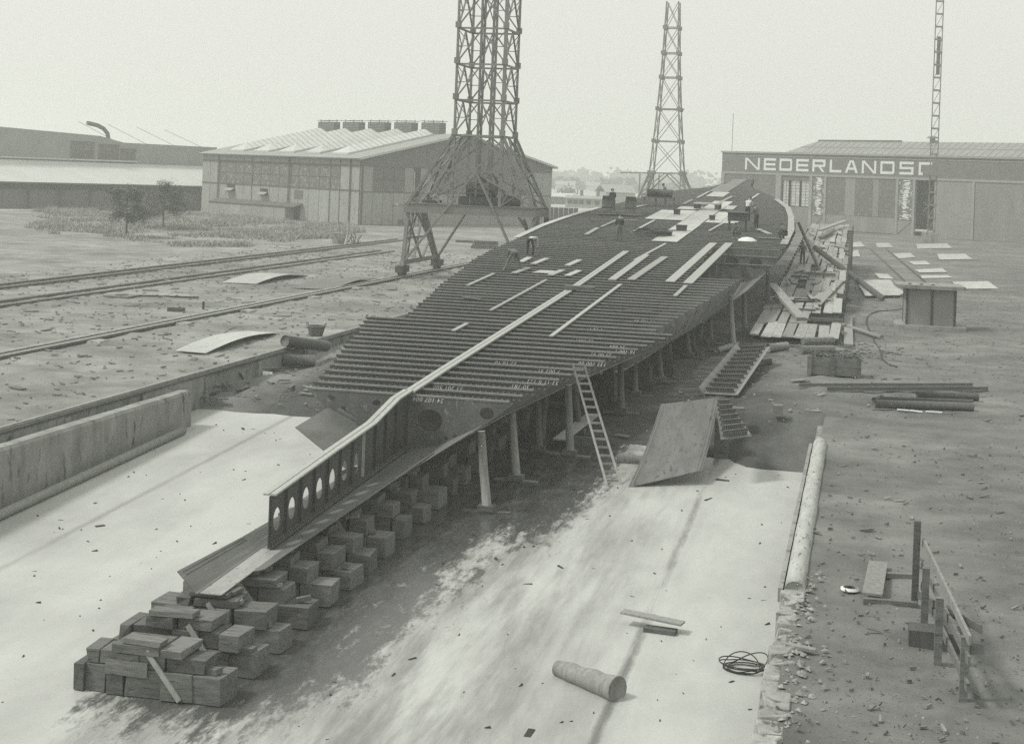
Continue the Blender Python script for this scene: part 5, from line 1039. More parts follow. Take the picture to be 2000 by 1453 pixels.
for i, z in enumerate(LV):
    for (x0, y0_), (x1, y1_) in zip(cs, cs[1:] + cs[:1]):
        member(cr, 'ring_beam', (x0, y0_, z), (x1, y1_, z), .12, .14)
        for x, y_ in ((x0, y0_),): b = MB(); b.box(x - .2, x + .2, y_ - .2, y_ + .2, z + .02, z + .5); b.build('gusset', M['crane'], cr)
        if i + 1 < len(LV):
            mx_, my_, z2 = (x0 + x1) / 2, (y0_ + y1_) / 2, LV[i + 1] - .1
            member(cr, 'brace', (x0, y0_, z + .15), (mx_, my_, z2), .13, .1); member(cr, 'brace', (x1, y1_, z + .15), (mx_, my_, z2), .13, .1)
    if i + 1 < len(LV):
        for (x0, y0_), (x1, y1_) in zip(cs, cs[1:] + cs[:1]):
            zm = (z + LV[i + 1]) / 2; q4 = lambda t: (x0 + (x1 - x0) * t, y0_ + (y1_ - y0_) * t)
            member(cr, 'lacing', (x0, y0_, zm), (*q4(.27), zm), .07, .06); member(cr, 'lacing', (x1, y1_, zm), (*q4(.73), zm), .07, .06); member(cr, 'lacing', (x0, y0_, LV[i + 1] - .1), (*q4(.27), zm), .07, .06); member(cr, 'lacing', (x1, y1_, LV[i + 1] - .1), (*q4(.73), zm), .07, .06)
    if i < 5:
        for (x0, y0_), (x1, y1_) in (((.3, -3.9), (1.3, -3.9)), ((1.3, -2.9), (.3, -2.9)), ((.3, -2.9), (.3, -3.9)), ((1.3, -3.9), (1.3, -2.9))): member(cr, 'brace', (x0, y0_, z), (x1, y1_, LV[i + 1] if i + 1 < len(LV) else z + 2), .09, .08)
for (a, c) in zip(cs, cs[1:] + cs[:1]):
    f = lambda p, z: (p[0] + ((-4.7 if p[0] < 0 else 5.5) - p[0]) * (11.5 - z) / 5.6, p[1] + ((YF + .3 if p[1] < -3 else YB - .1) - p[1]) * (11.5 - z) / 5.6, z)
    member(cr, 'ring_beam', f(a, 8.6), f(c, 8.6), .18, .2)
    m8 = [(u + v) / 2 for u, v in zip(f(a, 8.6), f(c, 8.6))]; m11 = ((a[0] + c[0]) / 2, (a[1] + c[1]) / 2, 11.4)
    member(cr, 'lacing', f(a, 11.3), m8, .1, .09); member(cr, 'lacing', f(c, 11.3), m8, .1, .09)
    for p, o_ in ((a, c), (c, a)):
        q5 = [u * .75 + v * .25 for u, v in zip(f(p, 6.0), f(o_, 6.0))]; member(cr, 'lacing', f(p, 8.6), q5, .09, .08); member(cr, 'lacing', f(p, 7.3), q5, .08, .07)
    for p in (a, c): member(cr, 'brace', m11, f(p, 8.7), .15, .12); member(cr, 'brace', m8, f(p, 6.0), .15, .12)
for s_ in (-1, 1): member(cr, 'strut', (.8, YF + .2, 8.6), (s_ * 4.75, YF - .2, 1.2), .2, .17)
for s_ in (-1, 1): member(cr, 'strut', (.8, YB + .1, 8.6), (s_ * 4.75, YBB - .1, 1.2), .18, .15)
b = MB(); b.box(-1.0, 2.4, -4.3, -2.2, 5.95, 6.6); b.build('winch_bed', M['steel'], cr)
b = MB(); b.tube([(-.5, -3.4, 7.2), (1.9, -3.4, 7.2)], .6, 14); b.build('winch_drum', M['steel'], cr)
b = MB(); b.box(.1, .8, -2.7, -1.6, 5.96, 8.2); b.build('control_box', M['steel'], cr)
b = MB(); b.tube([(2.95, YF + .7, 6.4), (4.35, YF + .7, 6.4)], .42, 14); b.build('cable_drum', M['rope'], cr)
b = MB(); b.box(-4.4, -3.1, -3.2, -1.6, 5.94, 6.15); b.build('ballast_slab', M['steel'], cr)
for z in (6.9,): member(cr, 'handrail', (-1.6, YF + .9, z), (1.9, YF + .9, z), .06, .06)
for x in (-1.6, .2, 1.9): member(cr, 'handrail_post', (x, YF + .9, 5.95), (x, YF + .9, 6.9), .06, .06)

c2 = empty('tower_crane', (-34.3, 271, 0)); tag(c2, 'slender tapering lattice tower crane far behind the left side of the ship', 'crane')
L2 = [(9.5, 2.75), (15.1, 2.3), (20.8, 1.88), (26.4, 1.55), (30.7, 1.35), (35.2, 1.2), (39.8, 1.05)]
cs2 = [(-1, -1), (1, -1), (1, 1), (-1, 1)]
def cp(c, L): return (c[0] * L[1], c[1] * L[1] * 1.1, L[0])
for A, B_ in zip(L2, L2[1:]):
    for c, d in zip(cs2, cs2[1:] + cs2[:1]):
        member(c2, 'tower_leg', cp(c, A), cp(c, B_), .22, .22); member(c2, 'ring_beam', cp(c, A), cp(d, A), .15, .18)
        member(c2, 'brace', cp(c, A), cp(d, B_), .11, .1); member(c2, 'brace', cp(d, A), cp(c, B_), .11, .1)
        p = cp(c, A); b = MB(); b.box(p[0] - .32, p[0] + .32, p[1] - .32, p[1] + .32, p[2] - .3, p[2] + .35); b.build('gusset', M['crane'], c2)
for c, d in zip(cs2, cs2[1:] + cs2[:1]):
    ft = lambda c_, z, k=1: (c_[0] * (5.9 - (z - .8) * .35), c_[1] * (6.0 - (z - .8) * .34), z)
    member(c2, 'flared_leg', cp(c, L2[0]), ft(c, .8), .3, .3); member(c2, 'flared_leg', cp(c, L2[0]), (c[0] * 3.2, c[1] * 5.6, .8), .2, .2); member(c2, 'ring_beam', ft(c, 5.6), ft(d, 5.6), .26, .4)
    mid = [(u + v) / 2 for u, v in zip(cp(c, L2[0]), cp(d, L2[0]))]; m5 = [(u + v) / 2 for u, v in zip(ft(c, 5.6), ft(d, 5.6))]
    for p in (c, d): member(c2, 'brace', mid, ft(p, 5.6), .18, .16); member(c2, 'brace', m5, ft(p, .9), .2, .18)
    b = MB(); p = ft(c, .8); b.box(p[0] - .35, p[0] + .35, p[1] - 1, p[1] + 1, 0, .8); b.build('bogie', M['steel'], c2)
b = MB(); b.tube([(2.0, -1.6, 21.2), (2.05, -1.6, 26.4)], .03, 5)
for k in range(16): b.box(1.9, 2.35, -1.64, -1.58, 21.4 + k * .32, 21.43 + k * .32)
b.beam((2.4, -1.6, 20.9), (1.75, -1.6, 26.4), .06, .06); b.box(1.9, 2.9, -1.9, -1.3, 20.75, 20.85); b.build('ladder', M['crane'], c2)

ms = empty('lattice_mast', (10.45, 250, 0)); tag(ms, 'tall narrow lattice mast rising in front of the lettered brick hall', 'mast')
for dx in (-.55, .55):
    for dy in (-.5, .5): member(ms, 'mast_leg', (dx, dy, 0), (dx, dy, 46), .12, .12)
for k in range(23):
    z = k * 2.0
    for dy in (-.5, .5): member(ms, 'brace', (-.5, dy, z), (.5, dy, z + 2), .1, .07)
    member(ms, 'batten_plate', (-.5, -.58, z), (.5, -.58, z), .06, .3)
b = MB(); b.box(-.2, .35, -.3, .3, 26.5, 32.5); b.build('counterweight', M['crane'], ms)
b = MB(); b.box(-1.6, 1.2, -.9, .9, 10.6, 11.1); b.build('mast_bracket', M['crane'], ms)
b = MB(); b.box(-1.4, 1.4, -1.2, 1.2, -.1, 1.6); b.build('mast_base', M['wallconc'], ms)

# ------------------------------------------------------------------ pale shed at left
A58 = atan2(.8513379, .5246178)
sh = empty('pale_shed', (-72.59, 215.62, 0), A58); tag(sh, 'pale panelled shed with a low gable, roof lights and five ventilators, behind the tower crane', 'shed')
LS_, LG = 40.5, 41.2
def face(e, x0, x1, z0, z1, th, name, mt, side, proud=0.0):    # rectangle on the left facade ('L', along y) or gable ('G', along x)
    b = MB()
    if side == 'L': b.box(-proud - th, -proud, x0, x1, z0, z1)
    else: b.box(x0, x1, -proud - th, -proud, z0, z1)
    b.v = b.v; o = b.build(name, M[mt], e, b.fix()); return o
b = MB(); b.add([(0, 0, 0), (LG, 0, 0), (LG, LS_, 0), (0, LS_, 0), (0, 0, 9.9), (LG, 0, 9.8), (LG, LS_, 9.8), (0, LS_, 9.9), (20.6, 0, 14.25), (20.6, LS_, 14.25)], [(0, 1, 5, 8, 4), (2, 3, 7, 9, 6), (3, 0, 4, 7), (1, 2, 6, 5)]); b.build('wall_core', M['girt'], sh)
xs_ = [0, 2.0, 4.5, 6.85, 9.4, 12.0, 14.6, 17.15, 19.5, 21.9, 24.3, 26.6, 28.9, 31.2, 33.6, 36.0, 38.2, 40.5]
for i in range(len(xs_) - 1):
    a, c = xs_[i] + .05, xs_[i + 1] - .05
    face(sh, a, c, .05, 1.85 if False else 5.0, .1, 'wall_panel', 'panel', 'L', .02)
    if a > 36 or c < 4.5: face(sh, a, c, 5.15, 8.65, .1, 'wall_panel', 'panel', 'L', .02)
    face(sh, a, c, 8.82, 9.85, .1, 'wall_panel', 'panel', 'L', .02)
for a, c in ((4.6, 6.75), (6.95, 17.05), (17.25, 26.5), (26.7, 35.9)):
    w = face(sh, a, c, 5.15, 8.65, .06, 'window', 'panes', 'L', .02)
    b = MB(); n = max(1, int((c - a) / 2.3))
    for k in range(1, n): y_ = a + (c - a) * k / n; b.box(-.115, -.082, y_ - .03, y_ + .03, 5.15, 8.65)
    b.box(-.12, -.083, a, c, 6.85, 6.95); o = b.build('glazing_bar', M['girt'], sh)
for y_, w in ((6.85, .22), (17.15, .22), (26.6, .22), (36.0, .18), (4.5, .15)): face(sh, y_ - w / 2, y_ + w / 2, .0, 9.85, .05, 'pilaster', 'girt', 'L', .13)
for z in (5.07, 8.73): face(sh, .1, 40.4, z - .06, z + .06, .04, 'girt', 'girt', 'L', .19)
for y_ in (2.0, 16.7, 35.6): b = MB(); b.tube([(-.3, y_, 9.7), (-.3, y_, 9.2), (-.3, y_ , .1)], .09, 8); b.build('downpipe', M['girt'], sh)
for a, c, z0, z1 in ((31.1, 33.3, 3.85, 5.0), (22.2, 24.3, 3.5, 4.6)):
    face(sh, a, c, z0, z1, .02, 'window_opening', 'dark', 'L', .125); b = MB(); b.slab([(-.2, a, z0 + .55), (-.2, c, z0 + .55), (-1.0, c, z0 + .15), (-1.0, a, z0 + .15)], .04); b.build('hinged_flap', M['panel'], sh)
face(sh, 13.3, 15.5, 3.3, 4.6, .03, 'window', 'gable', 'L', .125)
b = MB(); b.slab([(-.15, 13.2, 2.65), (-.15, 35.9, 2.65), (-1.9, 35.9, 2.1), (-1.9, 13.2, 2.1)], .12); b.build('lean_to_roof', M['girt'], sh)
for k in range(7): a = 15.6 + k * 2.9; b = MB(); b.box(-1.72, -1.6, a, a + 2.84, 0, 2.08); b.build('wall_panel', M['panel'], sh)
b = MB(); b.box(-1.6, -.14, 15.5, 15.62, 0, 2.1); b.build('wall_panel', M['panel'], sh)
b = MB(); b.box(-.2, -.13, 13.9, 15.3, 0, 2.3); b.build('door', M['dark'], sh)
# gable
b = MB(); b.add([(0, -.1, 8.8), (LG, -.1, 8.8), (LG, -.1, 9.75), (20.6, -.1, 14.2), (0, -.1, 9.85), (0, -.02, 8.8), (LG, -.02, 8.8), (LG, -.02, 9.75), (20.6, -.02, 14.2), (0, -.02, 9.85)], [(0, 1, 2, 3, 4), (1, 0, 5, 6)]); b.build('gable_board', M['gable'], sh)
gx = [0, .5, 2.4, 4.4, 6.5, 8.6, 10.4, 11.8, 14.2, 16.8, 19.4, 22, 24.6, 27.2, 29.8, 32.4, 34.6, 36.8, 39, 41.2]
for i in range(len(gx) - 1):
    a, c = gx[i] + .04, gx[i + 1] - .04
    if i == 6: continue
    face(sh, a, c, .05, 4.85, .1, 'wall_panel', 'panel', 'G', .02)
    if not (2.3 < a < 8.6 or 33 > a > 32.3 or 12 < a < 32): face(sh, a, c, 4.98, 8.7, .1, 'wall_panel', 'panel', 'G', .02)
for a, c in ((2.45, 4.36), (4.44, 6.46), (6.54, 8.56)) + tuple((gx[i] + .04, gx[i + 1] - .04) for i in range(7, 16)): face(sh, a, c, 4.98, 8.7, .06, 'window', 'panes_dark', 'G', .02)
for z in (4.92, 6.85, 8.76): face(sh, .2 if z != 6.85 else 2.4, 41 if z != 6.85 else 8.6, z - .05, z + .05, .04, 'girt', 'girt', 'G', .14)
face(sh, .15, .5, .1, 8.7, .06, 'pilaster', 'girt', 'G', .14); face(sh, 10.4, 11.75, 2.4, 8.6, .03, 'door_gap', 'dark', 'G', .02); face(sh, 10.5, 10.75, 3.5, 8.2, .02, 'door_glass', 'plate_pale', 'G', .06)
face(sh, 10.45, 11.7, .05, 2.35, .08, 'wall_panel', 'panel', 'G', .02); face(sh, 6.55, 8.0, .05, 2.9, .05, 'door', 'panel', 'G', .13)
face(sh, 6.45, 8.1, 2.92, 3.02, .06, 'door_head', 'girt', 'G', .13)
for side in (0, 1):
    b = MB()
    if side == 0: b.slab([(-.7, -.7, 9.83), (20.6, -.7, 14.33), (20.6, LS_ + .7, 14.33), (-.7, LS_ + .7, 9.83)], .22)
    else: b.slab([(20.6, -.7, 14.33), (LG + .7, -.7, 9.68), (LG + .7, LS_ + .7, 9.68), (20.6, LS_ + .7, 14.33)], .22)
    b.build('roof', M['roof'], sh)
b = MB(); b.beam((-.7, -.72, 9.78), (20.6, -.72, 14.28), .06, .34); b.beam((20.6, -.72, 14.28), (LG + .7, -.72, 9.63), .06, .34); b.build('barge_board', M['roof_pale'], sh)
b = MB(); b.box(-.86, -.7, -.7, LS_ + .7, 9.62, 9.8); b.build('gutter', M['girt'], sh)
zr = lambda x: 9.83 + (x + .7) * (4.5 / 21.3)
for k in range(5):
    yc = 7.0 + 6.65 * k; hw = 1.9; b = MB(); x0, x1 = 1.7, 18.9; h_ = 1.05
    b.add([(x0, yc - hw, zr(x0) + .02), (x1, yc - hw, zr(x1) + .02), (x1, yc + hw, zr(x1) + .02), (x0, yc + hw, zr(x0) + .02), (x0, yc - hw, zr(x0) + .28), (x1, yc - hw, zr(x1) + .28), (x1, yc + hw, zr(x1) + .28), (x0, yc + hw, zr(x0) + .28), (x0 + 1.9, yc, zr(x0 + 1.9) + h_), (x1 - .3, yc, zr(x1 - .3) + h_)],
          [(0, 1, 5, 4), (1, 2, 6, 5), (2, 3, 7, 6), (3, 0, 4, 7), (4, 5, 9, 8), (6, 7, 8, 9), (5, 6, 9), (7, 4, 8)]); rl_ = b.build('roof_light', M['glazing'], sh)
    b = MB()
    for q in range(16):
        x = x0 + 2 + q * 1.0; zc = zr(x)
        for s_ in (-1, 1): b.beam((x, yc + s_ * hw, zc + .31), (x, yc, zc + h_ + .03), .06, .04)
    o = b.build('glazing_bar', M['roof'], rl_); o['kind'] = 'stuff'
    v_ = MB(); v_.box(19.9, 21.3, yc - 2.15, yc + 2.15, 14.0, 16.05); v = v_.build('ventilator', M['girt'], sh)
    b = MB(); b.box(19.7, 21.5, yc - 2.3, yc + 2.3, 16.25, 16.32)
    for yy_ in (-2.2, 0, 2.2): b.box(20.5, 20.6, yc + yy_ - .04, yc + yy_ + .04, 16.05, 16.5)
    b.build('ventilator_cap', M['girt'], v)
    b = MB()
    for q in range(6): b.box(19.86, 19.9, yc - 2.1, yc + 2.1, 14.35 + q * .28, 14.41 + q * .28); b.box(19.95, 21.25, yc - 2.19, yc - 2.15, 14.35 + q * .28, 14.41 + q * .28)
    b.build('louvre', M['roof'], v)['kind'] = 'stuff'
# older sheds at the far left
os_ = empty('open_shed', (-110.85, 245.5, 0), A58); tag(os_, 'long open-fronted shed with a wide pale roof, at the far left behind the young trees', 'shed')
b = MB(); b.slab([(-45, -.4, 4.25), (8, -.4, 4.25), (8, 9.2, 7.6), (-45, 9.2, 7.6)], .18); b.build('roof', M['roof_pale'], os_)
b = MB(); b.box(-45, 8, -.45, -.3, 4.02, 4.22); b.build('gutter', M['girt'], os_)
b = MB(); b.box(-45, 8, -.1, .15, 3.75, 4.0); b.build('eaves_beam', M['dark'], os_)
for k in range(10):
    x = -43 + k * 5.4; b = MB(); b.box(x - .12, x + .12, -.1, .14, 0, 3.74); b.build('post', M['dark'], os_)
    for s_ in (-1, 1): b = MB(); b.beam((x, .02, 2.7), (x + s_ * 1.2, .02, 3.74), .12, .12); b.build('knee_brace', M['dark'], os_)
for k in range(18): x = -45 + k * 2.94; b = MB(); b.box(x, x + 2.9, .5, .58, 0, 3.05); b.build('wall_board', M['gable'], os_)
b = MB(); b.box(-45, 8, 4, 4.1, 0, 5.4); b.build('back_wall', M['panel'], os_)
bh = empty('brick_hall', (-110.85 - .8513 * 9.4 + 0, 245.5 + .5246 * 9.4, 0), A58); tag(bh, 'old brick hall rising behind the pale open-shed roof at the far left', 'hall')
b = MB(); b.add([(-50, 0, 0), (9, 0, 0), (9, 0, 11.05), (-10, 0, 11.15), (-14.5, 0, 12.1), (-50, 0, 13.5)], [(0, 1, 2, 3, 4, 5)]); b.add([(-50, 14, 0), (9, 14, 0), (9, 14, 11.05), (-10, 14, 11.15), (-14.5, 14, 12.1), (-50, 14, 13.5)], [(5, 4, 3, 2, 1, 0)])
b.add([(9, 0, 0), (9, 14, 0), (9, 14, 11.05), (9, 0, 11.05), (-50, 0, 0), (-50, 14, 0), (-50, 14, 13.5), (-50, 0, 13.5), (-10, 0, 11.15), (-10, 14, 11.15), (-14.5, 0, 12.1), (-14.5, 14, 12.1)], [(0, 1, 2, 3), (5, 4, 7, 6), (3, 2, 9, 8), (8, 9, 11, 10), (10, 11, 6, 7)]); b.build('wall', M['brick_pale'], bh)
for x0, x1, z1 in ((-10.6, -7.6, 10.3), (-14.8, -10.9, 10.9), (-20, -15.6, 11.2)): b = MB(); b.box(x0, x1, -.06, -.0, 8.2, z1 - .3); b.build('window', M['panes_dark'], bh); b = MB(); b.box(x0 - .1, x1 + .1, -.1, -.063, z1 - .3, z1 - .15); b.build('window_head', M['brick'], bh)
b = MB(); b.box(-50, -7.4, -.35, -.0, 7.85, 8.1); b.build('ledge', M['roof_pale'], bh)
b = MB(); b.tube([(-16.5, 1, 14.2), (-14.6, 1, 13.9), (-13.4, 1, 13.4), (-12.6, 1, 12.6), (-12.35, 1, 11.4)], .36, 14); b.build('flue', M['plate'], bh, smooth=True)
for k in range(4):
    b = MB(); x = -9.0 + k * 5.6; b.beam((x, 3, 11.0), (x - 8.0, 3, 14.4 - .2 * k), .06, .06); o = b.build('stay_wire', M['roof'], bh)

# ------------------------------------------------------------------ brick hall with the painted sign
hl = empty('brick_hall', (-2.60, 290.95, 0), atan2(-.5246178, .8513379)); tag(hl, 'large brick hall at the right with big white letters along its top', 'hall')
b = MB(); b.add([(-29.7, 0, 10.35), (75, 0, 10.35), (75, 0, 14.6), (-29.7, 0, 14.15), (-29.7, 45, 0), (75, 45, 0), (75, 45, 14.6), (-29.7, 45, 14.15), (-29.7, 0, 0), (75, 0, 0), (-29.7, .5, 0), (-29.7, .5, 10.35), (75, .5, 10.35)], [(0, 1, 2, 3), (5, 4, 7, 6), (4, 8, 3, 7), (9, 5, 6, 2), (3, 2, 6, 7), (0, 11, 12, 1)]); b.build('wall', M['brick'], hl)
b = MB(); b.box(-29.9, 75, -.25, -.02, 14.1, 14.45); b.build('cornice', M['roof'], hl)
b = MB(); b.box(-29.75, 75, -.12, -.01, 10.0, 10.42); b.build('lintel_beam', M['brick_pale'], hl)
b = MB(); b.box(-29.7, 75, -.06, -.004, 13.55, 13.7); b.build('brick_band', M['brick_pale'], hl)
b = MB(); b.box(-29.7, 75, 6, 6.3, 0, 10.3); b.build('inner_wall', M['dark'], hl)
def hface(x0, x1, z0, z1, y0_, y1_, name, mt): b = MB(); b.box(x0, x1, y0_, y1_, z0, z1); return b.build(name, M[mt], hl, b.fix())
for x0, x1 in ((-29.7, -28.9), (-16.6, -15.4), (-9.0, -8.3), (-5.7, -5.2), (9.55, 10.05), (13.0, 13.45), (24.5, 25), (35.5, 36)): hface(x0, x1, 0, 9.98, -.16, .5, 'pier', 'brick_pale')
for x0, x1 in ((-28.85, -25), (-24.95, -21), (-20.95, -16.65)):
    hface(x0, x1, 0, 3, 0, .2, 'door', 'door'); hface(x0, x1, 3.02, 9.95, 0, .15, 'window', 'panes_dark')
for k in range(8):
    x0 = -5.15 + k * 1.837; hface(x0, x0 + 1.8, .1, 2.95, -.05, .12, 'door_panel', 'door')
for x0, x1, m_ in ((-5.15, -3.7, 'panes_dark'), (-3.66, -1.2, 'panes_dark'), (-1.16, 1.0, 'door'), (1.04, 4.7, 'panes_dark'), (4.74, 6.0, 'door'), (6.04, 9.5, 'panes_dark')):
    hface(x0, x1, 3.0, 9.95, 0, .12, 'window' if m_ != 'door' else 'door_panel', m_)
for x0, x1 in ((-8.25, -5.75), (10.1, 12.95)):
    hface(x0, x1, 2.7, 9.95, 0, .1, 'window', 'panes_white'); hface(x0, x1, 0, 2.6, -.05, .15, 'door_panel', 'door')
    b = MB(); R = random.Random(int(x0 * 10))
    for k in range(60):
        z = 2.8 + 7 * R.random(); w = R.uniform(.3, 1.1); xc = x0 + (x1 - x0) * (.3 + .3 * R.random()) + .2; b.box(xc - w / 2, xc + w / 2, -.03 - .0004 * k, -.004, z, z + R.uniform(.08, .22))
    b.build('whitewash_patch', M['white'], hl)['kind'] = 'stuff'
    b = MB(); b.beam((x0 + .1, -.09, .2), (x1 - .1, -.09, 2.4), .05, .09); b.build('door_brace', M['girt'], hl)
for x0, x1 in ((-15.1, -13.9), (-13.3, -11.4), (-10.9, -9.3)):
    hface(x0, x1, 4.2, 9.1, .3, .35, 'window', 'panes_sky')
hface(-15.4, -9, 9.12, 9.98, .1, .3, 'door_head', 'brick'); hface(-15.4, -9, 0, 4.1, .1, .3, 'door', 'door')
b = MB(); R = random.Random(5)
for k in range(26): z = R.uniform(.5, 9.5); x = 13.6 + R.uniform(0, 3.2); b.beam((x, 2 + R.random() * 3, z), (x + R.uniform(-1.2, 1.2), 2 + R.random() * 3, z + R.uniform(-1.5, 1.5)), .12, .12)
b.build('roof_truss', M['roof_pale'], hl)['kind'] = 'stuff'
hface(14.2, 15.8, 4.8, 8.6, 5.4, 5.5, 'window', 'panes_sky'); hface(17.2, 24.4, 0, 9.95, 0, .2, 'door', 'door'); hface(25.05, 35.4, 0, 9.95, 0, .2, 'door', 'door'); hface(13.5, 17.1, .8, 1.2, .1, .3, 'door_sill', 'roof_pale')
b = MB(); b.add([(-17.5, 3, 14.3), (75, 3, 14.6), (75, 9, 17.4), (-13.3, 9, 17.0), (-17.5, 15, 14.3), (75, 15, 14.6)], [(0, 1, 2, 3), (0, 3, 4), (4, 3, 2, 5)]); b.build('roof_light', M['roof_glass'], hl)
b = MB()
for k in range(62):
    x = -13 + k * 1.42; t = max(0, min(1, 1)); z1 = 17.05 + (x + 13) * .0045; z0 = 14.36 + (x + 17) * .0032; b.beam((x, 3, z0), (x, 9, z1), .1, .06)
b.beam((-15.4, 6, 15.7), (75, 6, 16.1), .1, .06); o = b.build('glazing_bar', M['roof'], hl); o['kind'] = 'stuff'
b = MB(); b.beam((-13.3, 9, 17.1), (5, 9, 17.22), .3, .25); b.build('ridge_cap', M['girt'], hl)
b = MB(); b.tube([(11.4, 9, 17.1), (11.4, 9, 17.8)], .5, 12); b.tube([(11.4, 9, 17.8), (11.4, 9, 18.05), (11.4, 9, 18.3)], [1.05, .95, .15], 14); b.build('cowl', M['crane'], hl)
b = MB(); b.tube([(-28.9, 2, 14.2), (-28.9, 2, 22)], .05, 6); b.build('flagpole', M['girt'], hl)
def letter(ch, x0, x1):
    z0, z1, t = 10.87, 13.2, .46; b = MB(); w = x1 - x0; y0_, y1_ = -.045, -.006
    def bar(a, c, z_0, z_1, k=[0]): k[0] += 1; d = .0004 * (k[0] % 9); b.box(x0 + a * w, x0 + c * w, y0_ - d, y1_, z0 + z_0 * (z1 - z0), z0 + z_1 * (z1 - z0))
    def dia(a, c, th=t):
        P, Q = [(x0 + a[0] * w, z0 + a[1] * (z1 - z0)), (x0 + c[0] * w, z0 + c[1] * (z1 - z0))]; hx = th / 2 / (w if w else 1) * w * 1.1
        b.add([(P[0] - hx, y0_ - .006, P[1]), (P[0] + hx, y0_ - .006, P[1]), (Q[0] + hx, y0_ - .006, Q[1]), (Q[0] - hx, y0_ - .006, Q[1]), (P[0] - hx, y1_, P[1]), (P[0] + hx, y1_, P[1]), (Q[0] + hx, y1_, Q[1]), (Q[0] - hx, y1_, Q[1])], [(0, 1, 2, 3), (7, 6, 5, 4), (0, 4, 5, 1), (1, 5, 6, 2), (2, 6, 7, 3), (3, 7, 4, 0)])
    s = t / w; h = .2
    if ch == 'N': bar(0, s, 0, 1); bar(1 - s, 1, 0, 1); dia((s * .62, 1), (1 - s * .62, 0), .52)
    if ch == 'E': bar(0, s, 0, 1); bar(s, 1, 0, h); bar(s, .95, .4, .6); bar(s, 1, 1 - h, 1)
    if ch == 'D': bar(0, s * .9, 0, 1); bar(s * .9, .93, 0, h); bar(s * .9, .93, 1 - h, 1); bar(1 - s * .9, 1, .12, .88); bar(.93 - .001, .985, .05, .95)
    if ch == 'R': bar(0, s, 0, 1); bar(s, .97, 1 - h, 1); bar(s, .97, .4, .58); bar(1 - s, 1, .46, .95); dia((.55, .41), (.86, 0))
    if ch == 'L': bar(0, s, 0, 1); bar(s, 1, 0, h)
    if ch == 'A': dia((s * .55, 0), (.44, 1)); dia((1 - s * .55, 0), (.56, 1)); bar(.3, .7, .24, .42)
    if ch == 'S': bar(0, 1, 0, h); bar(1 - s, 1, h, .42); bar(0, 1, .42, .6); bar(0, s, .6, 1 - h); bar(0, 1, 1 - h, 1)
    if ch == 'C': bar(0, s, 0, 1); bar(s, 1, 0, h); bar(s, 1, 1 - h, 1)
    b.build('letter', M['white'], hl, b.fix())
for ch, a, c in (('N', -24.07, -20.59), ('E', -19.62, -16.79), ('D', -15.97, -13.08), ('E', -12.14, -9.33), ('R', -8.49, -5.62), ('L', -4.66, -2.1), ('A', -1.34, 1.46), ('N', 2.26, 5.3), ('D', 6.16, 9.05), ('S', 10.08, 12.94), ('C', 13.95, 16.68)): letter(ch, a, c)

# ------------------------------------------------------------------ far yard, huts and the wooded horizon
def hut_(x, y_, rz, w, d, h_, rise, label, mt='brick_pale', rmt='roof', windows=(), chim=()):
    e = empty('low_building', (x, y_, 0), rz); tag(e, label, 'building')
    b = MB(); b.box(0, w, 0, d, 0, h_); b.build('wall', M[mt], e)
    b = MB(); b.slab([(-.4, -.5, h_ + .02), (w + .4, -.5, h_ + .02), (w + .4, d / 2, h_ + rise), (-.4, d / 2, h_ + rise)], .12); b.slab([(-.4, d / 2 + .01, h_ + rise), (w + .4, d / 2 + .01, h_ + rise), (w + .4, d + .5, h_ + .02), (-.4, d + .5, h_ + .02)], .12); b.build('roof', M[rmt], e)
    for wx in windows: b = MB(); b.box(wx, wx + 1.2, -.05, -.005, h_ * .4, h_ * .8); b.build('window', M['dark'], e)
    for cx in chim: b = MB(); b.box(cx, cx + .7, d / 2 - .3, d / 2 + .4, h_, h_ + rise + 1.4); b.build('chimney', M['brick'], e)
hut_(-90, 425, .2, 9.5, 6, 2.2, 1.0, 'long low hut with a pale roof just right of the shed corner', 'gable', 'roof_pale')
hut_(-76, 393, -.05, 9.6, 6, 2.5, .7, 'small house with a row of dark windows and two chimneys, far behind the barrels', 'brick_pale', 'roof', (.6, 2.1, 3.6, 5.6, 7.9), (3.2, 7.6))
hut_(-74.5, 448, .45, 9, 11, 3.8, 2.2, 'gabled shed left of the far crane, behind the standing man', 'panel', 'roof')
fp = empty('panel_fence', (-52.5, 257, 0), .35); tag(fp, 'short dark board fence right of the pale shed corner', 'fence')
for k in range(6): b = MB(); b.box(k * .85, k * .85 + .78, -.04, .04 , .05, 2.9); b.build('fence_board', M['gable'], fp)
sg = empty('pipe_gantry', (-43, 300, 0)); tag(sg, 'thin high gantry on two posts left of the far crane', 'gantry')
b = MB(); b.beam((-4.2, 0, 9.35), (9, 0, 9.7), .3, .25); b.build('gantry_beam', M['crane'], sg)
for x in (-.3, 3.5): b = MB(); b.box(x - .12, x + .12, -.12, .12, 0, 9.3); b.build('post', M['crane'], sg)
R = random.Random(21)
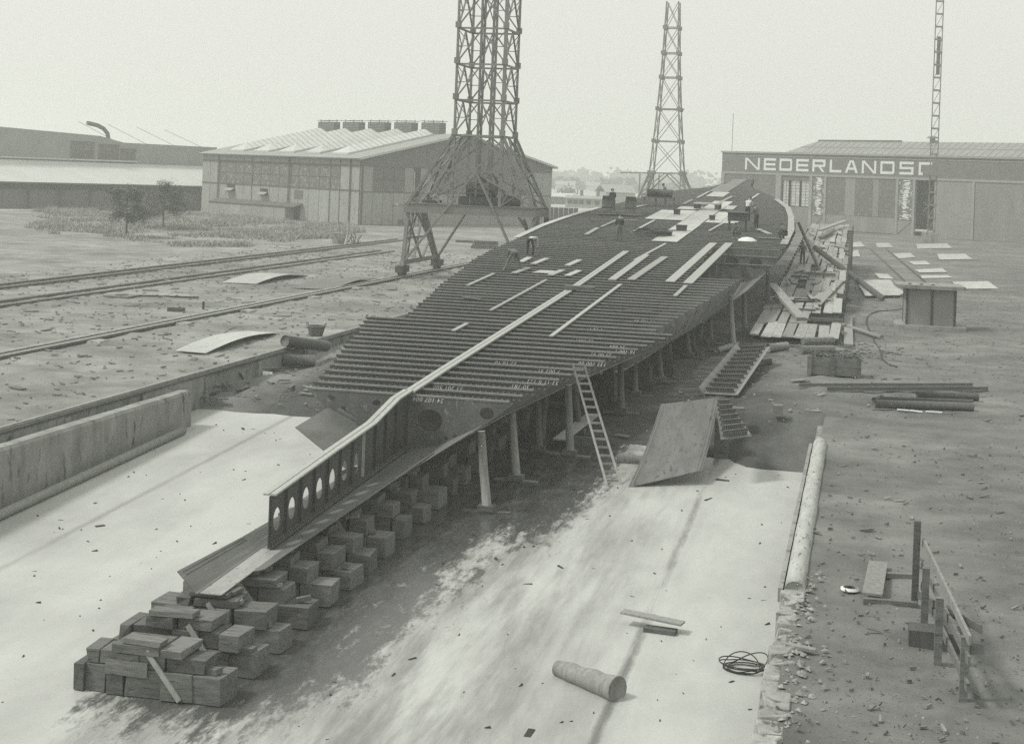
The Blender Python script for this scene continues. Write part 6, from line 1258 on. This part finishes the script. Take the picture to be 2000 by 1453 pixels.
def far_wood(name, label, x0, x1, y_, n, hmin, hmax, seed):
    R = random.Random(seed); vs = []; fs = []
    for k in range(n):
        x = R.uniform(x0, x1); w = R.uniform(5, 13); h_ = R.uniform(hmin, hmax) * (.65 + .5 * abs(mn.noise(Vector((x * .012, seed, 0))))); yy_ = y_ + R.uniform(-30, 30)
        for c in range(26):
            cx = x + R.gauss(0, w * .3); cz = h_ * R.uniform(.15, 1); s_ = R.uniform(.8, 2.2); nn = len(vs); a = R.uniform(0, pi)
            for q in range(5): t = a + q * 2 * pi / 5; vs.append((cx + s_ * cos(t), yy_ + R.uniform(-w / 3, w / 3), cz + s_ * .8 * sin(t)))
            fs.append(tuple(range(nn, nn + 5)))
    b = MB(); b.add(vs, fs); tag(b.build(name, M['far_tree']), label, 'wood', kind='stuff')
far_wood('far_wood', 'dim belt of trees along the horizon', -700, 300, 1250, 420, 9, 20, 1)
far_wood('far_wood', 'lower nearer hedge line dimly below the horizon', -420, 60, 830, 130, 4, 9, 2)
for k, (px, y_, w, h_) in enumerate(((1145, 800, 14, 5), (1165, 820, 9, 4), (1225, 840, 12, 5), (1085, 780, 10, 5), (1370, 860, 16, 4))):
    q = at_y(px, 362, y_); hut_(q.x, y_, .1, w, 6, h_ * .6, h_ * .4, ['pale farmhouse on the horizon left of the gantry', 'low barn on the horizon beside the pale farmhouse', 'low house on the horizon behind the gantry', 'pale house on the horizon beside the shed corner', 'long low house on the horizon left of the brick hall'][k], 'roof_pale' if k != 1 else 'panel', 'roof')
q = on_plane(1108, 388); vs = []; fs = []; e = empty('bush', q); tag(e, 'dark bush behind the low hut right of the pale shed', 'bush')
for k in range(500):
    c = Vector((R.gauss(0, 1.6), R.gauss(0, 1), abs(R.gauss(1.4, 1.3)))); s_ = R.uniform(.15, .4); n = len(vs); a = R.uniform(0, pi)
    vs += [c + Vector((s_ * cos(a + t), R.uniform(-.2, .2), s_ * sin(a + t))) for t in (0, 1.5, 3.1, 4.6)]; fs.append((n, n + 1, n + 2, n + 3))
b = MB(); b.add(vs, fs); b.build('foliage', M['leaf'], e)['kind'] = 'stuff'
b = MB(); b.tube([(0, 0, 0), (0, 0, 2)], .12, 6); b.build('stem', M['bark'], e)

# ------------------------------------------------------------------ people
def person(base, rz, pose, cols, label, cap=True, hgt=1.72):
    J = {'pel': (0, 0, .95), 'che': (0, 0, 1.32), 'nek': (0, 0, 1.47), 'hed': (0, .03, 1.62), 'top': (0, .03, 1.7),
         'sl': (-.19, 0, 1.4), 'el': (-.25, .02, 1.12), 'hl': (-.26, .12, .86), 'sr': (.19, 0, 1.4), 'er': (.25, .02, 1.12), 'hr': (.26, .12, .86),
         'tl': (-.1, 0, .92), 'kl': (-.12, .03, .5), 'al': (-.13, 0, .08), 'fl': (-.14, .17, .03), 'tr': (.1, 0, .92), 'kr': (.12, .03, .5), 'ar': (.13, 0, .08), 'fr': (.14, .17, .03)}
    J.update(pose); k = hgt / 1.72
    E = [('pel', 'che'), ('che', 'nek'), ('nek', 'hed'), ('hed', 'top'), ('che', 'sl'), ('sl', 'el'), ('el', 'hl'), ('che', 'sr'), ('sr', 'er'), ('er', 'hr'), ('pel', 'tl'), ('tl', 'kl'), ('kl', 'al'), ('al', 'fl'), ('pel', 'tr'), ('tr', 'kr'), ('kr', 'ar'), ('ar', 'fr')]
    RAD = {'pel': (.16, .12), 'che': (.19, .13), 'nek': (.065, .065), 'hed': (.095, .11), 'top': (.07, .08), 'sl': (.075, .075), 'el': (.055, .055), 'hl': (.04, .05), 'sr': (.075, .075), 'er': (.055, .055), 'hr': (.04, .05), 'tl': (.105, .105), 'kl': (.075, .075), 'al': (.06, .06), 'fl': (.045, .04), 'tr': (.105, .105), 'kr': (.075, .075), 'ar': (.06, .06), 'fr': (.045, .04)}
    names = list(J); me = bpy.data.meshes.new('body'); me.from_pydata([J[n] for n in names], [(names.index(a), names.index(c)) for a, c in E], [])
    ob = bpy.data.objects.new('body', me); COL.objects.link(ob); sk_ = ob.modifiers.new('s', 'SKIN'); sk_.use_smooth_shade = True; ob.modifiers.new('d', 'SUBSURF').levels = 1
    for n, d in zip(names, me.skin_vertices[0].data): d.radius = RAD[n]; d.use_root = n == 'pel'
    m2 = bpy.data.meshes.new_from_object(ob.evaluated_get(bpy.context.evaluated_depsgraph_get())); bpy.data.objects.remove(ob)
    m2.materials.clear()
    for c in cols: m2.materials.append(M[c])       # coat, trousers, skin
    m2.materials.append(M['skin']); m2.materials.append(M['cloth_dark'])
    ZONE = {('pel', 'che'): 0, ('che', 'nek'): 0, ('nek', 'hed'): 2, ('hed', 'top'): 2, ('che', 'sl'): 0, ('sl', 'el'): 0, ('el', 'hl'): 0, ('che', 'sr'): 0, ('sr', 'er'): 0, ('er', 'hr'): 0, ('al', 'fl'): 3, ('ar', 'fr'): 3}
    for p in m2.polygons:
        c = p.center; best = None
        for a, d in E:
            A, B_ = Vector(J[a]), Vector(J[d]); t = max(0, min(1, (c - A).dot(B_ - A) / max(1e-6, (B_ - A).length_squared))); dd = (c - A - (B_ - A) * t).length
            if best is None or dd < best[0]: best = (dd, (a, d), t)
        z = ZONE.get(best[1], 1)
        if best[1] in (('el', 'hl'), ('er', 'hr')) and best[2] > .8: z = 2
        p.material_index = z; p.use_smooth = True
    e = empty('person', base, rz); k *= 1.06; e.scale = (k, k, k); tag(e, label, 'person')
    o = bpy.data.objects.new('body', m2); COL.objects.link(o); o.parent = e
    b = MB(); h_ = Vector(J['hed']); t_ = Vector(J['top']); d = (t_ - h_).normalized()
    if cap:
        c = h_ + d * .07; b.tube([c, c + d * .05, c + d * .075], [.125, .12, .05], 12); f_ = Vector((0, 1, 0)) - d * d.y
        f_ = f_.normalized() if f_.length > .1 else Vector((0, 0, -1)); b.beam(c + f_ * .09, c + f_ * .17, .14, .02, d); b.build('cap', M['cloth_dark'], e)
    else: b.tube([h_ + d * .02, h_ + d * .08, h_ + d * .12], [.112, .105, .04], 12); b.build('hair', M['cloth_dark'], e)
    # nose and brow give the face its front
    b = MB(); f_ = Vector((0, 1, 0)) - d * d.y; f_ = f_.normalized() if f_.length > .1 else Vector((0, 0, -1)); c = h_ - d * .01 + f_ * .1; b.beam(c + d * .03, c - d * .02 + f_ * .025, .03, .03, f_); b.build('nose', M['skin'], e)
    return e
BEND = {'pel': (0, -.12, .9), 'che': (0, .28, 1.0), 'nek': (0, .42, .96), 'hed': (0, .54, .88), 'top': (0, .62, .84), 'sl': (-.18, .33, .98), 'el': (-.2, .4, .68), 'hl': (-.14, .45, .38), 'sr': (.18, .33, .98), 'er': (.2, .4, .68), 'hr': (.14, .45, .38), 'tl': (-.12, -.12, .88), 'tr': (.12, -.12, .88), 'kl': (-.17, -.02, .48), 'kr': (.17, -.02, .48), 'al': (-.18, -.05, .08), 'ar': (.18, -.05, .08), 'fl': (-.2, .12, .03), 'fr': (.2, .12, .03)}
SIT = {'pel': (0, -.1, .38), 'che': (0, .1, .72), 'nek': (0, .18, .84), 'hed': (0, .25, .96), 'top': (0, .28, 1.04), 'sl': (-.18, .1, .78), 'el': (-.22, .3, .55), 'hl': (-.12, .5, .42), 'sr': (.18, .1, .78), 'er': (.22, .3, .55), 'hr': (.12, .5, .42), 'tl': (-.11, -.08, .36), 'tr': (.11, -.08, .36), 'kl': (-.18, .35, .5), 'kr': (.18, .35, .5), 'al': (-.16, .18, .08), 'ar': (.16, .18, .08), 'fl': (-.17, .35, .03), 'fr': (.17, .35, .03)}
WORK = {'che': (0, .1, 1.28), 'nek': (0, .16, 1.42), 'hed': (0, .22, 1.55), 'top': (0, .26, 1.63), 'sl': (-.19, .12, 1.36), 'el': (-.24, .22, 1.1), 'hl': (-.14, .46, 1.02), 'sr': (.19, .12, 1.36), 'er': (.24, .22, 1.1), 'hr': (.14, .46, 1.02)}
WIDE = dict(BEND); WIDE.update({'kl': (-.3, .0, .48), 'al': (-.45, -.02, .08), 'fl': (-.5, .14, .03), 'kr': (.25, 0, .48), 'ar': (.38, -.02, .08), 'fr': (.42, .14, .03), 'hl': (-.1, .5, .3)})
P_ = Vector((0, 0, .03))
person(tp(1194, 416) + Vector((0, .6, .1)), .4, WORK, ('cloth_dark', 'cloth_mid', 'skin'), 'man in a dark coat and cap standing upright beside two barrels at the left edge', hgt=1.8)
person(tp(1003, 529) + P_, .55, WIDE, ('cloth_mid', 'cloth_mid', 'skin'), 'worker bent double with legs apart, nearest the camera at the left', False, 1.8)
person(tp(1036, 500) + P_, -.3, BEND, ('cloth_pale', 'cloth_dark', 'skin'), 'worker stooping with his pale-shirted back up, behind the other stooping one', False, 1.75)
person(tp(1209, 473) + P_, .2, WORK, ('cloth_dark', 'cloth_mid', 'skin'), 'worker standing near the middle, left of the bright plate strip', True)
person(tp(1459, 440) + P_ * 9, -.5, WORK, ('cloth_pale', 'cloth_dark', 'skin'), 'worker in a white shirt standing behind the forge at the right', True, 1.85)
person(tp(1477, 452) + P_ * 5, 1.0, WORK, ('cloth_mid', 'cloth_dark', 'skin'), 'worker in dark clothes standing beside the white-shirted man', False, 1.75)
person(tp(1300, 402) + P_, 1.8, WORK, ('cloth_mid', 'cloth_mid', 'skin'), 'worker at the trestle table on the far left edge', False, 1.9)
person(tp(1441, 468) + P_, 2.6, SIT, ('cloth_mid', 'cloth_mid', 'skin'), 'crouching worker below the forge above the open gap', False)
person(tp(1532, 470) + P_, .9, SIT, ('cloth_mid', 'cloth_dark', 'skin'), 'crouching worker at the right edge of the ship', False)
person(on_st(1567, 519) + Vector((0, 0, .05)), 2.9, {'hl': (-.2, .2, 1.1), 'el': (-.28, .05, 1.15)}, ('cloth_mid', 'cloth_dark', 'skin'), 'man in dark overalls standing on the planked staging by the ship side', True)

# ------------------------------------------------------------------ the smoky summer air
b = MB(); b.box(-1560, 1560, -230, 1760, -7.5, 48.5)
hz = b.build('haze', []) if False else None
me = bpy.data.meshes.new('haze'); me.from_pydata(b.v, [], b.f); o = bpy.data.objects.new('haze', me); COL.objects.link(o); o['kind'] = 'stuff'
hm = bpy.data.materials.new('haze'); hm.use_nodes = True; N = hm.node_tree.nodes; N.remove(N['Principled BSDF'])
pv = N.new('ShaderNodeVolumePrincipled'); pv.inputs['Color'].default_value = (.97, .99, .95, 1); pv.inputs['Density'].default_value = .0011; pv.inputs['Anisotropy'].default_value = .3
hm.node_tree.links.new(pv.outputs[0], N['Material Output'].inputs['Volume']); me.materials.append(hm)
